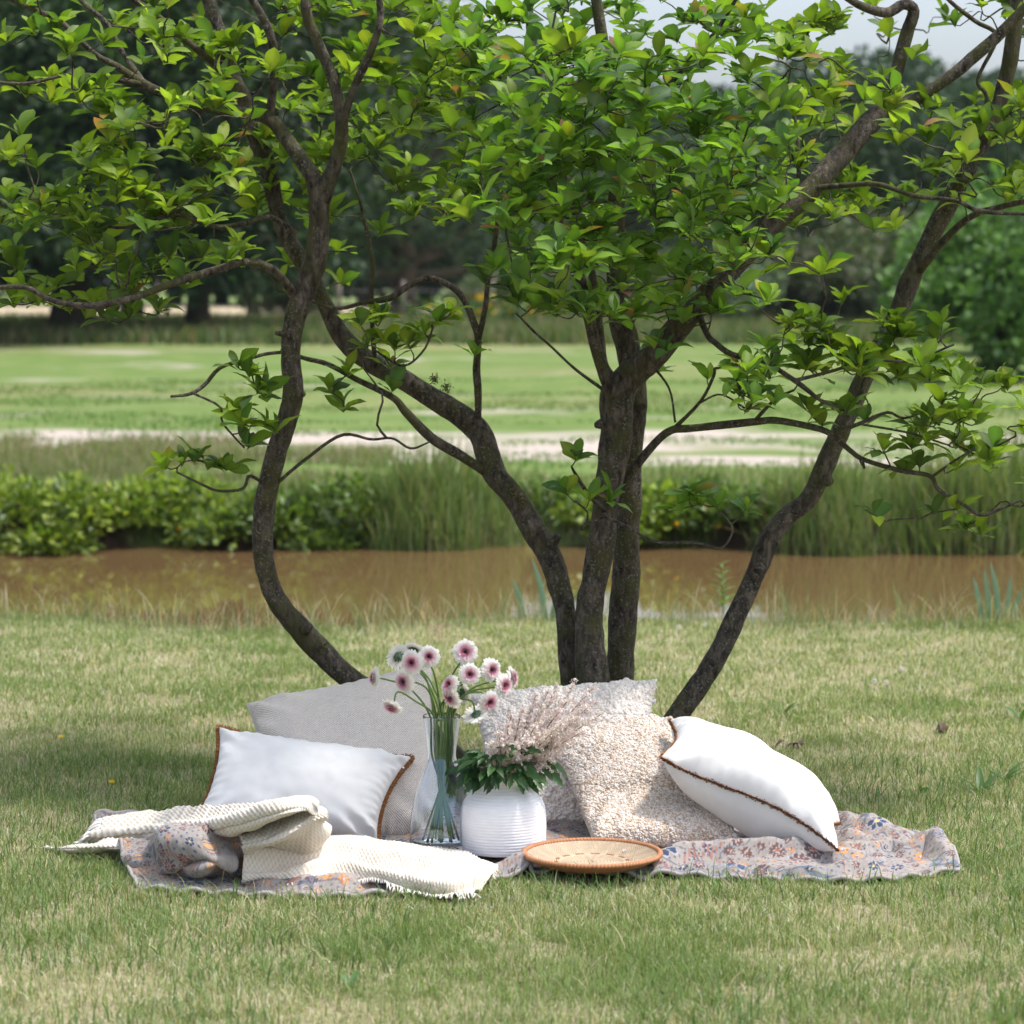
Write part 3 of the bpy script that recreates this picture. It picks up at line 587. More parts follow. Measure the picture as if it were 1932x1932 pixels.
def cushion_mesh(name, Fr, Bk, col=None, scale=1.):
    n = Fr.shape[0]; f = grid_faces(n, n); V = np.concatenate([Fr.reshape(-1, 3), Bk.reshape(-1, 3)])
    idx = np.arange(n*n).reshape(n, n); ring = np.concatenate([idx[0, :-1], idx[:-1, -1], idx[-1, :0:-1], idx[:0:-1, 0]])
    r2 = np.roll(ring, -1); bridge = np.stack([ring, ring+n*n, r2+n*n, r2], 1)
    V[:n*n] += 0; g = np.linspace(0, 1, n); a, b = np.meshgrid(g, g); uv = np.concatenate([np.stack([a, b], -1).reshape(-1, 2)]*2)*scale
    me = make_mesh(name, V, [f, f[:, ::-1]+n*n, bridge], np.concatenate([col, col]) if col is not None else None, uv)
    return me
def fix(me):
    import bmesh
    b = bmesh.new(); b.from_mesh(me); bmesh.ops.remove_doubles(b, verts=b.verts, dist=1e-5); bmesh.ops.recalc_face_normals(b, faces=b.faces); b.to_mesh(me); b.free(); return me
def fringe(seam, center, L, root, step=.0035, seedc=0):
    s = arclen(np.concatenate([seam, seam[:1]])); tot = s[-1]; m = int(tot/step); x = np.arange(m)*step; P = np.stack([np.interp(x, s, np.append(seam[:, a], seam[0, a])) for a in range(3)], 1)
    T = unit(np.roll(P, -3, 0)-np.roll(P, 3, 0)); O = P-center; O = O-T*(O*T).sum(1)[:, None]; O = unit(O); K = np.cross(T, O); mb = MB()
    for rep in range(6):
        dr = unit(O+T*RNG.normal(0, .14, (m, 1))+K*RNG.normal(0, .3, (m, 1))); w = T*.0018; b0 = P+K*RNG.normal(0, .0025, (m, 1))-O*.004; l = RNG.uniform(.8, 1.05, (m, 1))*L
        V = np.stack([b0-w, b0+w, b0+dr*l+w*1.2, b0+dr*l-w*1.2], 1).reshape(-1, 3); f = np.arange(m)[:, None]*4+np.arange(4)[None]
        c = pickcol(m, [(.22, .10, .04), (.28, .13, .055), (.17, .075, .03)], .2); mb.add(V, f, np.repeat(c, 4, 0))
    mb.add(*tube(np.concatenate([P, P[:1]]), .003, 6), (.20, .09, .038))
    return tag(mb.build('fringe', M['fringe'], root, False), kind='stuff')
def cushion_root(label, loc): return tag(empty('cushion', tuple(loc)), label, 'cushion')
def small_tag(root, p, dx, dz):
    mb = MB(); q = np.array(p); a = np.array([dx[0], dx[1], dx[2]]); b = np.array([dz[0], dz[1], dz[2]])
    n = unit(np.cross(a, b))*.0015; V = [q, q+a, q+a+b, q+b, q+n, q+a+n, q+a+b+n, q+b+n]
    mb.add(V, np.array([[0, 1, 2, 3], [4, 7, 6, 5], [0, 4, 5, 1], [1, 5, 6, 2], [2, 6, 7, 3], [3, 7, 4, 0]])); return mb.build('care_tag', M['fabric_tag'], root, False)
def nubs(Fr, n, size, cols, root, name, seed):
    """small wool loops lying on the cover"""
    rs = np.random.default_rng(seed); k = Fr.shape[0]; i = rs.integers(1, k-1, n); j = rs.integers(1, k-1, n); P = Fr[i, j]+(Fr[np.minimum(i+1, k-1), j]-Fr[i, j])*rs.uniform(0, 1, (n, 1))+(Fr[i, np.minimum(j+1, k-1)]-Fr[i, j])*rs.uniform(0, 1, (n, 1))
    du = unit(Fr[i, j+1]-Fr[i, j-1]); dv = unit(Fr[i+1, j]-Fr[i-1, j]); nn = unit(np.cross(dv, du)); fl = (nn*(np.array([0, 0, CH])-P)).sum(1) < 0; nn[fl] *= -1
    a = np.arange(5)*2*math.pi/5; r = (size*rs.uniform(.5, 1.25, n))[:, None, None]; asp = rs.uniform(.6, 1.5, n)[:, None, None]
    ring0 = P[:, None]+(du[:, None]*np.cos(a)[None, :, None]*asp+dv[:, None]*np.sin(a)[None, :, None])*r
    ring1 = P[:, None]+(du[:, None]*np.cos(a+.3)[None, :, None]*asp+dv[:, None]*np.sin(a+.3)[None, :, None])*r*.75+nn[:, None]*r*.65; top = (P+nn*r[:, 0]*.95)[:, None]
    V = np.concatenate([ring0-nn[:, None]*r*.2, ring1, top], 1).reshape(-1, 3); q = []; t = []
    for e in range(5): g = (e+1) % 5; q.append([e, g, 5+g, 5+e]); t.append([5+e, 5+g, 10])
    o = np.arange(n)[:, None, None]*11; c = pickcol(n, cols, .08); mb = MB(); mb.add(V, [(o+np.array(q)).reshape(-1, 4), (o+np.array(t)).reshape(-1, 3)], np.repeat(c, 11, 0)); return tag(mb.build(name, M['boucle'], root), kind='stuff')
# large grey woven cushion
net = corner_net(W(466, 1328, 9.42), W(815, 1258, 9.55), W(842, 1592, 9.02), W(520, 1592, 9.02), pt=.045, ps=.07)
Fr, Bk, seam, nc, S = cushion(net, .11, .08, 120, .40, .018, 3); root = cushion_root('large grey beige woven cushion leaning behind the fringed white one', S[-1, 60])
obj('cover', fix(cushion_mesh('cover', Fr, Bk)), M['weave'], root); mb = MB(); mb.add(*tube(np.concatenate([seam, seam[:1]]), .003, 6), (.5, .47, .46)); mb.build('seam', M['boucle'], root)
# white cushion with brown fringe, left
def warp1(p, s, t):
    q = np.array(p); k = max(0, -t)**3*(1-s*s)**.7; q[1] += .055*k; q[2] -= .012*k; return q
net = corner_net(W(413, 1372, 9.14), W(777, 1430, 9.12), W(712, 1592, 8.86), W(352, 1580, 8.86), pt=.12, ps=.11, warp=warp1)
Fr, Bk, seam, nc, S = cushion(net, .10, .06, 110, .38, .022, 4); root = cushion_root('white linen cushion with brown fringe standing behind the cream throw', S[-1, 55])
obj('cover', fix(cushion_mesh('cover', Fr, Bk)), M['linen'], root); fringe(seam, S[55, 55], .016, root); p = S[14, -1]; small_tag(root, p+np.array([-.008, -.006, 0]), (.012, 0, .006), (.004, 0, -.016))
# white boucle cushion at the back
net = corner_net(W(886, 1310, 9.62), W(1240, 1282, 9.62), W(1225, 1590, 9.2), W(925, 1590, 9.2), pt=.05, ps=.08)
Fr, Bk, seam, nc, S = cushion(net, .12, .08, 150, .45, .022, 5)
nz = vnoise(S.reshape(-1, 3)*75, 9).reshape(150, 150, 1); Fr = Fr+nc*(nz-.5)*.012; root = cushion_root('white boucle cushion standing against the stems behind the tan flecked one', S[-1, 75])
cc = np.array([.79, .71, .64])*(.8+.35*nz.reshape(-1, 1)); obj('cover', fix(cushion_mesh('cover', Fr, Bk, cc)), M['boucle'], root); nubs(Fr, 8500, .0060, [(.83, .76, .69), (.86, .80, .74), (.79, .71, .64)], root, 'wool_loops', 1)
p = S[18, -1]; small_tag(root, p+np.array([-.004, -.01, 0]), (.014, 0, 0), (-.002, 0, -.017))
# tan flecked boucle cushion, sagging
def warp4(p, s, t):
    k = math.exp(-((t-.42)/.22)**2); q = np.array(p); q[1] += .05*k*(1-.4*abs(s)); q[1] -= .05*math.exp(-((t-.85)/.3)**2); q[2] -= .012*k; return q
net = corner_net(W(1030, 1384, 9.36), W(1268, 1352, 9.36), W(1402, 1594, 8.78), W(1122, 1594, 8.78), pt=.03, ps=.035, warp=warp4, n=13)
Fr, Bk, seam, nc, S = cushion(net, .075, .07, 170, .42, .016, 6)
nz = vnoise(S.reshape(-1, 3)*np.array([120, 120, 150]), 12).reshape(170, 170, 1); Fr = Fr+nc*(nz-.5)*.006; root = cushion_root('tan and white flecked boucle cushion slumped behind the woven dish', S[-1, 85])
wv = (np.sin(np.arange(170)*1.9)[None, :]*np.sin(np.arange(170)*1.9)[:, None] > .1).reshape(-1, 1); cc = np.where(wv, np.array([.42, .30, .20]), np.array([.62, .53, .45]))*(.7+.6*nz.reshape(-1, 1))
obj('cover', fix(cushion_mesh('cover', Fr, Bk, cc)), M['boucle'], root)
nubs(Fr, 13500, .0038, [(.74, .68, .63), (.68, .58, .49), (.50, .37, .26), (.76, .71, .67)], root, 'wool_loops', 2)
# white cushion with brown fringe, right, lying over
P2, P3 = W(1246, 1410, 8.80), W(1582, 1614, 8.52); P1 = W(1263, 1358, 9.16); P4 = P3+(P1-P2)*1.0+np.array([.0, 0, .0])
def warp5(p, s, t):
    q = np.array(p); q[2] += .03*math.sin((s+.2)*2.2)*(t > 0)*t*t; return q
net = corner_net(P1, P4, P3, P2, pt=.07, ps=.13, warp=warp5)
Fr, Bk, seam, nc, S = cushion(net, .125, .13, 110, .5, .020, 8); root = cushion_root('white cushion with brown fringe tipped over against the tan flecked one', (P3[0]-.1, P3[1]+.1, 0))
obj('cover', fix(cushion_mesh('cover', Fr, Bk)), M['linen'], root); fringe(seam, S[55, 55], .010, root)

# ------------------------------------------------------------------ cream waffle throw
def waffle(net, nr, nc, pr, pc, A=.0042, fold=None, seed=0, thick=.004):
    """double sided cloth patch with a waffle relief; pr, pc = cell counts"""
    S = netsurf(net, nr, nc); a, b = np.meshgrid(np.linspace(0, 1, nc), np.linspace(0, 1, nr))
    du = np.gradient(S, axis=1); dv = np.gradient(S, axis=0); Nn = unit(np.cross(dv, du)); up = Nn[..., 2:3]-Nn[..., 1:2]*.5; Nn = np.where(up < 0, -Nn, Nn)
    if fold is not None: S = S+Nn*fold(a, b)[..., None]
    S = S+Nn*((fbm(S*9, seed)-.5)*.035+(fbm(S*np.array([22, 14, 14]), seed+3, 2)-.5)*.012)[..., None]
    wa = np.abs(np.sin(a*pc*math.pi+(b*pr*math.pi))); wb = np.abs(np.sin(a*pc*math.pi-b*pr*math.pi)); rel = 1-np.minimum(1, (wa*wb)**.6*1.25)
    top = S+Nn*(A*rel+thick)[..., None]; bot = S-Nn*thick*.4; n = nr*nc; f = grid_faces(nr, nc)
    c = np.array([.60, .52, .42])*(1-rel[..., None])+np.array([.77, .73, .66])*rel[..., None]  # pits coloured darker: shade between the ridges put into the cloth colour
    idx = np.arange(n).reshape(nr, nc); ring = np.concatenate([idx[0, :-1], idx[:-1, -1], idx[-1, :0:-1], idx[:0:-1, 0]]); r2 = np.roll(ring, -1)
    return np.concatenate([top.reshape(-1, 3), bot.reshape(-1, 3)]), [f, f[:, ::-1]+n, np.stack([ring, ring+n, r2+n, r2], 1)], np.concatenate([c.reshape(-1, 3), c.reshape(-1, 3)]), S
def zn(rows, k=1.): return [[Wz(u, v, z*k) for u, v, z in r] for r in rows]
root = tag(empty('throw_blanket', tuple(Wz(640, 1640, .02))), 'cream waffle knit throw crumpled over the paisley blanket', 'throw')
th = MB(); edges = []
T1 = zn([[(205, 1556, .045), (290, 1540, .10), (380, 1531, .17), (450, 1519, .225), (520, 1507, .265), (572, 1505, .27), (598, 1520, .262)],
         [(190, 1563, .06), (290, 1552, .115), (380, 1548, .175), (450, 1538, .225), (520, 1522, .265), (576, 1515, .27), (601, 1530, .255)],
         [(178, 1574, .06), (280, 1568, .105), (370, 1568, .15), (445, 1562, .19), (510, 1545, .23), (566, 1530, .25), (596, 1542, .235)],
         [(165, 1588, .02), (265, 1590, .05), (360, 1590, .09), (440, 1584, .12), (500, 1572, .15), (545, 1552, .18), (578, 1556, .18)]])
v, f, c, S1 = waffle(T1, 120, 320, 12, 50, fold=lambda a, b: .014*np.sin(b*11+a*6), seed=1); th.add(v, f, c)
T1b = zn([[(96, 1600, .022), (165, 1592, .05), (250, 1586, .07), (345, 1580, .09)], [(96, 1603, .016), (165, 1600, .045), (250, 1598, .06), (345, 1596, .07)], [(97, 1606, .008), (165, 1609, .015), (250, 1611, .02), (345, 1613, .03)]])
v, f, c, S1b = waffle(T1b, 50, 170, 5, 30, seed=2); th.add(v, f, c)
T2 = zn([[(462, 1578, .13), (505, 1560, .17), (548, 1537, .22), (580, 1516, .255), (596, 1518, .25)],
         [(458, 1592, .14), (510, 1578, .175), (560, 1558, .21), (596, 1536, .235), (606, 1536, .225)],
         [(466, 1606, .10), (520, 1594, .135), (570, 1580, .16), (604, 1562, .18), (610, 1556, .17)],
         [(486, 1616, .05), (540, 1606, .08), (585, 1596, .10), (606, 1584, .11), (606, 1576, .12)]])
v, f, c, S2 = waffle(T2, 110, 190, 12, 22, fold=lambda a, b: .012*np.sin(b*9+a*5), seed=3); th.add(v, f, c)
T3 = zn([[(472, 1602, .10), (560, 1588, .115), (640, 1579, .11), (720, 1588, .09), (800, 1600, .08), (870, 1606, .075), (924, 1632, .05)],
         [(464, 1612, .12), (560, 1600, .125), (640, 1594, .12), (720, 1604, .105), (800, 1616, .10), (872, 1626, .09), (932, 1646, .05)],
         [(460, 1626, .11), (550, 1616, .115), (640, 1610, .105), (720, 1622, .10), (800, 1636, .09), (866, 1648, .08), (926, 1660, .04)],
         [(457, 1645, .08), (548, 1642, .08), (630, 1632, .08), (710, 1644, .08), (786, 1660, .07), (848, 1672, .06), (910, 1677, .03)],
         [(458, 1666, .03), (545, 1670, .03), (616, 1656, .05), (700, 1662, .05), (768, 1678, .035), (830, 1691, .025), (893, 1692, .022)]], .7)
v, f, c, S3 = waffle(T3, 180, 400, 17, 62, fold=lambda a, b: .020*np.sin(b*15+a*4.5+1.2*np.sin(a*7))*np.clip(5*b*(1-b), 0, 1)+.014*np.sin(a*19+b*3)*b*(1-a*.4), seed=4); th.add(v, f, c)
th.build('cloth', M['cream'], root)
def tassels(edge, out, L, n, rootp, droop=.4):
    mb = MB(); s = arclen(edge); x = np.linspace(0, s[-1], n)
    for q in x:
        p = np.array([np.interp(q, s, edge[:, a]) for a in range(3)]); l = L*random.uniform(.6, 1.15); d = unit(np.asarray(out)+RNG.normal(0, .22, 3))
        e = p+d*l; e[2] = max(p[2]-droop*l, .02); m = (p+e)/2+np.array([random.gauss(0, .003), random.gauss(0, .003), .006]); mb.add(*tube(catmull([p, m, e], 6), np.linspace(.0034, .0016, 6), 5), (.72, .69, .64))
    return tag(mb.build('fringe', M['cream'], rootp), kind='stuff')
tassels(S3[-1, 225:], (.1, -1, -.2), .045, 62, root); tassels(S3[-1, :225], (0, -1, -.4), .014, 80, root); tassels(S1[:, 0], (-1, -.15, 0), .045, 46, root); tassels(S1b[:, 0], (-1, 0, 0), .03, 12, root); tassels(S1[0, :55], (-.6, .5, .0), .03, 30, root); tassels(S3[:60, -1], (1, -.2, -.3), .01, 24, root)

# ------------------------------------------------------------------ vases and woven dish
vb_ = Wz(834, 1600, .03); vx, vy, vz = vb_[0], vb_[1], .032; pxm = F/vy
def rs_prof(pts, n): return catmull(pts, n)
op = rs_prof([(.085, .0), (.0915, .012), (.0935, .05), (.089, .10), (.076, .17), (.058, .225), (.0445, .265), (.0405, .288), (.0420, .315), (.048, .36), (.0545, .408)], 60)
op[:, 0] *= 1.07
ip = np.stack([op[:, 0]-.0028, op[:, 1]], 1); ip[ip[:, 1] < .016, 1] = .016; k0 = np.argmax(op[:, 1] > .02); ip = ip[k0:]
prof = np.concatenate([[(.0005, .004), (.05, .002), (.083, .0)], op, [(.0575, .4105), (.056, .4105)], ip[::-1], [(.06, .014), (.0005, .012)]])
root = tag(empty('glass_vase', (vx, vy, vz)), 'clear iridescent glass carafe vase holding the gerberas', 'vase')
V, f = lathe(prof, 72, (vx, vy, vz)); obj('glass', fix(make_mesh('glass', V, [f])), M['glass'], root)
rb = Wz(949, 1602, .03); rx, ry, rz = rb[0], rb[1]-.02, .032
hp = rs_prof([(.118, 0), (.128, .008), (.1315, .05), (.1315, .105), (.124, .145), (.104, .175), (.084, .202), (.079, .226)], 200)
kk = 25; ph = hp[:, 1]/.226*kk*math.pi; a = np.arange(96)*2*math.pi/96
hr = hp[:, 0:1]+.0010*np.abs(np.sin(ph[:, None]-a[None]*.5))+.0009*(vnoise(np.stack([np.broadcast_to(a*18, (200, 96)), np.broadcast_to(hp[:, 1:2]*160, (200, 96))], -1), 3)-.5)
V = np.stack([hr*np.cos(a)+rx, hr*np.sin(a)+ry, np.broadcast_to(hp[:, 1:2], hr.shape)+rz], -1); fi = grid_faces(200, 96, True)
Vi = V.copy(); ctr = np.array([rx, ry, 0]); Vi[..., :2] = ctr[:2]+(V[..., :2]-ctr[:2])*(1-.007/hp[:, 0:1])[..., None]; Vi[..., 2] = np.maximum(Vi[..., 2], rz+.008)
n = 200*96; i = np.arange(96); j = (i+1) % 96; rim = np.stack([n-96+i, n-96+j, 2*n-96+j, 2*n-96+i], 1); bot = np.array([[rx, ry, rz], [rx, ry, rz+.008]])
fb = np.stack([j, i, np.full(96, 2*n)], 1); fb2 = np.stack([n+i, n+j, np.full(96, 2*n+1)], 1)
root = tag(empty('rope_vase', (rx, ry, rz)), 'white coiled rope vase with narrow shoulders holding pink astilbe', 'vase')
obj('body', make_mesh('body', np.concatenate([V.reshape(-1, 3), Vi.reshape(-1, 3), bot]), [fi, fi[:, ::-1]+n, rim, fb, fb2]), M['white_rope'], root)
# woven dish
bc = Wz(1117, 1611, .066); bx_, by_ = bc[0], bc[1]; bz = .035; R = .2035
pr = rs_prof([(.004, .006), (.07, .006), (.10, .007), (.14, .012), (.175, .022), (R-.004, .031)], 130); ka = 240; a = np.arange(ka)*2*math.pi/ka
ridge = np.sin(np.arange(130)/130*34*math.pi)[:, None]; stitch = np.sin(a[None]*110+np.arange(130)[:, None]*.8); zz = pr[:, 1:2]+.003*np.abs(ridge)+.0012*stitch
V = np.stack([pr[:, 0:1]*np.cos(a), pr[:, 0:1]*np.sin(a), zz], -1); Vb = np.stack([pr[:, 0:1]*np.cos(a)*1.01, pr[:, 0:1]*np.sin(a)*1.01, pr[:, 1:2]-.009*(1-(pr[:, 0:1]/R)**6)-.002-.002*np.abs(ridge)+.0008*stitch], -1)
q = pr[:, 0]/R; cream = np.array([.60, .47, .33]); brn = np.array([.36, .165, .08]); C = np.where(((q < .56) & (q > .46))[:, None, None], brn, cream)*(.55+.45*np.abs(ridge))[..., None]*(.5+.5*(stitch > -.25))[..., None]*np.ones((130, ka, 1))
ring = ((q > .50) & (q < .56))[:, None, None] & (np.sin(a*14)[None, :, None] > -.3); C = np.where(((q < .56) & (q > .46))[:, None, None] & ~ring, cream*.9*(.8+.2*np.abs(ridge))[..., None], C)
root = tag(empty('woven_dish', (bx_, by_, bz)), 'round shallow woven grass dish with brown rim on the blanket', 'dish'); ctr = np.array([bx_, by_, bz])
mb = MB(); mb.add(V.reshape(-1, 3)+ctr, grid_faces(130, ka, True), C.reshape(-1, 3)); mb.add(Vb.reshape(-1, 3)+ctr, grid_faces(130, ka, True)[:, ::-1], np.broadcast_to(brn*1.15, (130*ka, 3))*(.7+.3*np.abs(np.repeat(ridge, ka, 0)))); mb.build('bowl', M['basket'], root)
aa = np.arange(360)*2*math.pi/360; rp_ = np.stack([np.cos(aa)*R, np.sin(aa)*R, np.full(360, .034)], -1); kb = 12; b2 = np.arange(kb)*2*math.pi/kb
rr = .0078*(1+.13*np.sin(aa*115)[:, None]*np.ones(kb)); o = np.stack([np.cos(aa)[:, None]*np.cos(b2)*rr, np.sin(aa)[:, None]*np.cos(b2)*rr, np.sin(b2)*rr*.9], -1)
Vr = (rp_[:, None]+o).reshape(-1, 3)+ctr; fr_ = grid_faces(360, kb, True); i = np.arange(kb); j = (i+1) % kb; fr_ = np.concatenate([fr_, np.stack([359*kb+i, 359*kb+j, j, i], 1)])
cr = brn*1.15*(.75+.35*(np.sin(aa*115) > -.4))[:, None, None]*np.ones((360, kb, 1)); mb = MB(); mb.add(Vr, fr_, cr.reshape(-1, 3)); mb.build('rim', M['basket'], root)

# ------------------------------------------------------------------ gerberas
def frame(n):
    n = unit(n); r = np.array([0, 0, 1.]) if abs(n[2]) < .9 else np.array([1., 0, 0]); x = unit(np.cross(r, n)); return x, np.cross(n, x), n
def petal_ring(mb, c, fr, n, r0, r1, w, lift0, lift1, cols, seed, rows=4, droop=0):
    x, y, z = fr; rs = random.Random(seed)
    for i in range(n):
        a = 2*math.pi*(i+rs.uniform(-.3, .3))/n; e = x*math.cos(a)+y*math.sin(a); t_ = -x*math.sin(a)+y*math.cos(a); L = r1*rs.uniform(.9, 1.08); dl = rs.uniform(-.003, .003); V = []; C = []
        for k in range(rows+1):
            q = k/rows; r = r0+(L-r0)*q; ww = w*(.55+.75*math.sin(math.pi*min(q*.62+.2, .96))); ww *= 1 if k < rows else .45; h = lift0+(lift1-lift0)*q-droop*q*q+dl*q
            p = c+e*r+z*h; V += [p-t_*ww, p+z*(-.0008), p+t_*ww]; cc = np.array(cols[0])*(1-q)+np.array(cols[1])*q; C += [cc]*3
        f = []
        for k in range(rows): f += [[3*k, 3*k+1, 3*k+4, 3*k+3], [3*k+1, 3*k+2, 3*k+5, 3*k+4]]
        mb.add(V, np.array(f), np.array(C))
def gerbera(u, v, d, nrm, label, pink=.5, R=.0375, bend=None, seed=0, sidx=0):
    R = .0385*random.Random(seed).uniform(.88, 1.12)
    c = W(u, v, d); fr = frame(nrm); root = tag(empty('gerbera', (vx, vy, vz+.02)), label, 'flower', 'gerberas in the glass vase'); z = fr[2]
    wht, pk, dp = (.86, .84, .79), (.79, .52, .60), (.58, .20, .31); pc = tuple(np.array(wht)*(1-pink)+np.array(pk)*pink); mid = tuple(np.array(wht)*(1-pink*.35)+np.array(pk)*pink*.35)
    mb = MB(); petal_ring(mb, c, fr, 26, .008, R, .0042, -.001, .0, (wht, wht), seed, 4, .007); petal_ring(mb, c, fr, 24, .008, R*.93, .0040, .001, .004, (mid, wht), seed+1, 4, .005); mb.build('outer_petals', M['petal'], root)
    mb = MB(); petal_ring(mb, c, fr, 30, .007, R*.74, .0030, .002, .010, (pc, mid), seed+2, 3, .003); petal_ring(mb, c, fr, 28, .006, R*.56, .0025, .003, .013, (dp, pc), seed+3, 3, .002); mb.build('inner_petals', M['petal'], root)
    mb = MB(); petal_ring(mb, c, fr, 34, .003, R*.30, .0013, .003, .011, ((.12, .06, .05), dp), seed+4, 2); V, f = lathe([(.0005, .0055), (.003, .006), (.0055, .004), (.0065, .0)], 14); mb.add(c+np.stack([fr[0]*q[0]+fr[1]*q[1]+fr[2]*q[2] for q in V]), f, (.03, .035, .02)); mb.build('flower_centre', M['petal'], root)
    mb = MB(); V, f = lathe([(.004, -.013), (.0075, -.010), (.0115, -.005), (.0155, .0), (.014, .0015)], 16); mb.add(c+np.stack([fr[0]*q[0]+fr[1]*q[1]+fr[2]*(q[2]-.001) for q in V]), f, (.05, .10, .06)); petal_ring(mb, c, fr, 18, .006, .019, .0022, -.010, -.004, ((.05, .10, .06), (.09, .15, .08)), seed+5, 2); mb.build('calyx', M['stem'], root)
    rs = random.Random(seed*3+1); a = rs.uniform(0, 6.28); ng = np.array([vx+math.cos(a)*.018+(c[0]-vx)*.14, vy+math.sin(a)*.02, vz+.29]); ng[:2] = [vx, vy]+(ng[:2]-[vx, vy])*min(1, .031/np.hypot(*(ng[:2]-[vx, vy])))
    mo = np.array([vx, vy, vz+.41])+np.array([(ng[0]-vx)*1.2, (ng[1]-vy)*1.2, 0]); bt = np.array([vx-(ng[0]-vx)*1.7+rs.uniform(-.012, .012), vy-(ng[1]-vy)*1.5, vz+.02]); e = c-z*.012; pre = e-z*.03+np.array([0, 0, -.012*max(0, -z[1]) if z[2] > -.2 else .012])
    midp = mo*.45+pre*.55+np.array([-(e[0]-vx)*.12, 0, .02]) if bend is None else W(*bend)
    pts = catmull([bt, (bt+ng)/2, ng, mo, midp, pre, e], 44); mb = MB(); mb.add(*tube(pts, np.linspace(.0034, .0029, 44), 8), np.linspace(0, 1, 44*8+2)[:, None]*np.array([.02, .03, .01])+np.array([.10, .17, .045])); mb.build('stem', M['stem'], root)
GB = [(809, 1239, 8.50, (.05, -1, .12), 'white gerbera with rose centre facing forward, tallest beside the back turned heads', .45), (777, 1250, 8.46, (-.3, -1, .05), 'pink gerbera tucked beside the tall white one, turned slightly aside', .95),
      (750, 1238, 8.60, (-.55, .8, .25), 'white gerbera turned away showing its green back', .1), (780, 1224, 8.66, (.2, .55, .85), 'white gerbera mostly hidden behind the tall forward facing one', .1),
      (706, 1279, 8.52, (-1, -.35, .1), 'cream gerbera in profile at the end of the longest side stem', .1), (762, 1286, 8.50, (-.75, -.75, -.1), 'pink hearted gerbera looking sideways below the pink one', .8),
      (739, 1334, 8.45, (-.45, -.5, -.75), 'drooping pink and cream gerbera hanging over the grey cushion', .9), (878, 1230, 8.52, (.02, -1, .2), 'pale pink gerbera with dark centre, highest above the vase mouth', .8),
      (886, 1272, 8.44, (.15, -1, .1), 'large white gerbera with pink centre just below the highest one', .6), (848, 1292, 8.50, (-.7, -.6, .45), 'pink and cream gerbera tilted up behind a green stem', .8),
      (850, 1316, 8.50, (-.65, -.55, -.35), 'small pink and cream gerbera nodding between the stems', .7), (870, 1306, 8.60, (.4, .75, .3), 'cream gerbera facing away behind the stems', .1),
      (927, 1264, 8.48, (.6, -.8, .05), 'white gerbera with crimson centre turned half aside', .55), (951, 1293, 8.50, (.8, -.6, .05), 'cream gerbera with deep pink heart next to the one in profile', .8),
      (967, 1279, 8.56, (1, -.25, .1), 'white and pink gerbera in profile leaning out over the astilbe', .5), (923, 1324, 8.42, (.6, -.75, -.3), 'gerbera with the deepest crimson heart nodding over the rope vase', 1.), (899, 1349, 8.50, (.35, .5, -.8), 'white gerbera hanging face down beside the vase neck', .2)]
BEND = {4: (772, 1298, 8.52), 6: (782, 1322, 8.5)}
for i, g in enumerate(GB): gerbera(g[0], g[1], g[2]+.12, g[3], g[4], g[5], bend=(BEND[i][0], BEND[i][1], BEND[i][2]+.12) if i in BEND else None, seed=i*11+1)

# ------------------------------------------------------------------ astilbe
def leaflet_mesh(name, c, n=6, serr=.12, wid=.36, bendd=.2):
    V = []; C = []; f = []
    for k in range(n+1):
        q = k/n; w = wid*.5*math.sin(math.pi*(q**.8))**.9*(1+(serr if k % 2 else -serr)); z = -bendd*q*q
        V += [(-w, q, z+w*.35), (0, q, z), (w, q, z+w*.35)]; C += [c]*3
    for k in range(n): f += [[3*k, 3*k+1, 3*k+4, 3*k+3], [3*k+1, 3*k+2, 3*k+5, 3*k+4]]
    return make_mesh(name, V, [np.array(f)], np.array(C))
LM = [leaflet_mesh('leaflet', c, 9, .16, .40, b) for c, b in (((.03, .085, .025), .15), ((.045, .11, .03), .3), ((.025, .065, .02), .45))]
for m_ in LM: m_.materials.append(M['plant'])
from mathutils import Matrix
def place_leaf(name, me, p, d, nrm, L, parent, w=1.):
    y = unit(d); x = unit(np.cross(y, nrm)); z = np.cross(x, y); m = Matrix(((x[0]*L*w, y[0]*L, z[0]*L, p[0]), (x[1]*L*w, y[1]*L, z[1]*L, p[1]), (x[2]*L*w, y[2]*L, z[2]*L, p[2]), (0, 0, 0, 1)))
    o = bpy.data.objects.new(name, me); COL.objects.link(o); o.parent = parent; o.matrix_parent_inverse = ROOTINV.get(parent.name, Matrix()); o.matrix_basis = m; return o
mouth = np.array([rx, ry, rz+.226])
AST = [(1000, 1318, 8.62), (1035, 1300, 8.66), (1065, 1292, 8.7), (1095, 1302, 8.62), (978, 1345, 8.5), (1015, 1340, 8.5), (1050, 1330, 8.52), (1085, 1340, 8.5), (1108, 1352, 8.55), (955, 1375, 8.46), (1000, 1375, 8.42), (1042, 1372, 8.42), (1078, 1385, 8.45), (985, 1400, 8.38), (925, 1410, 8.42), (960, 1355, 8.56), (1020, 1310, 8.6), (1070, 1360, 8.46), (940, 1390, 8.4), (1100, 1330, 8.6)]
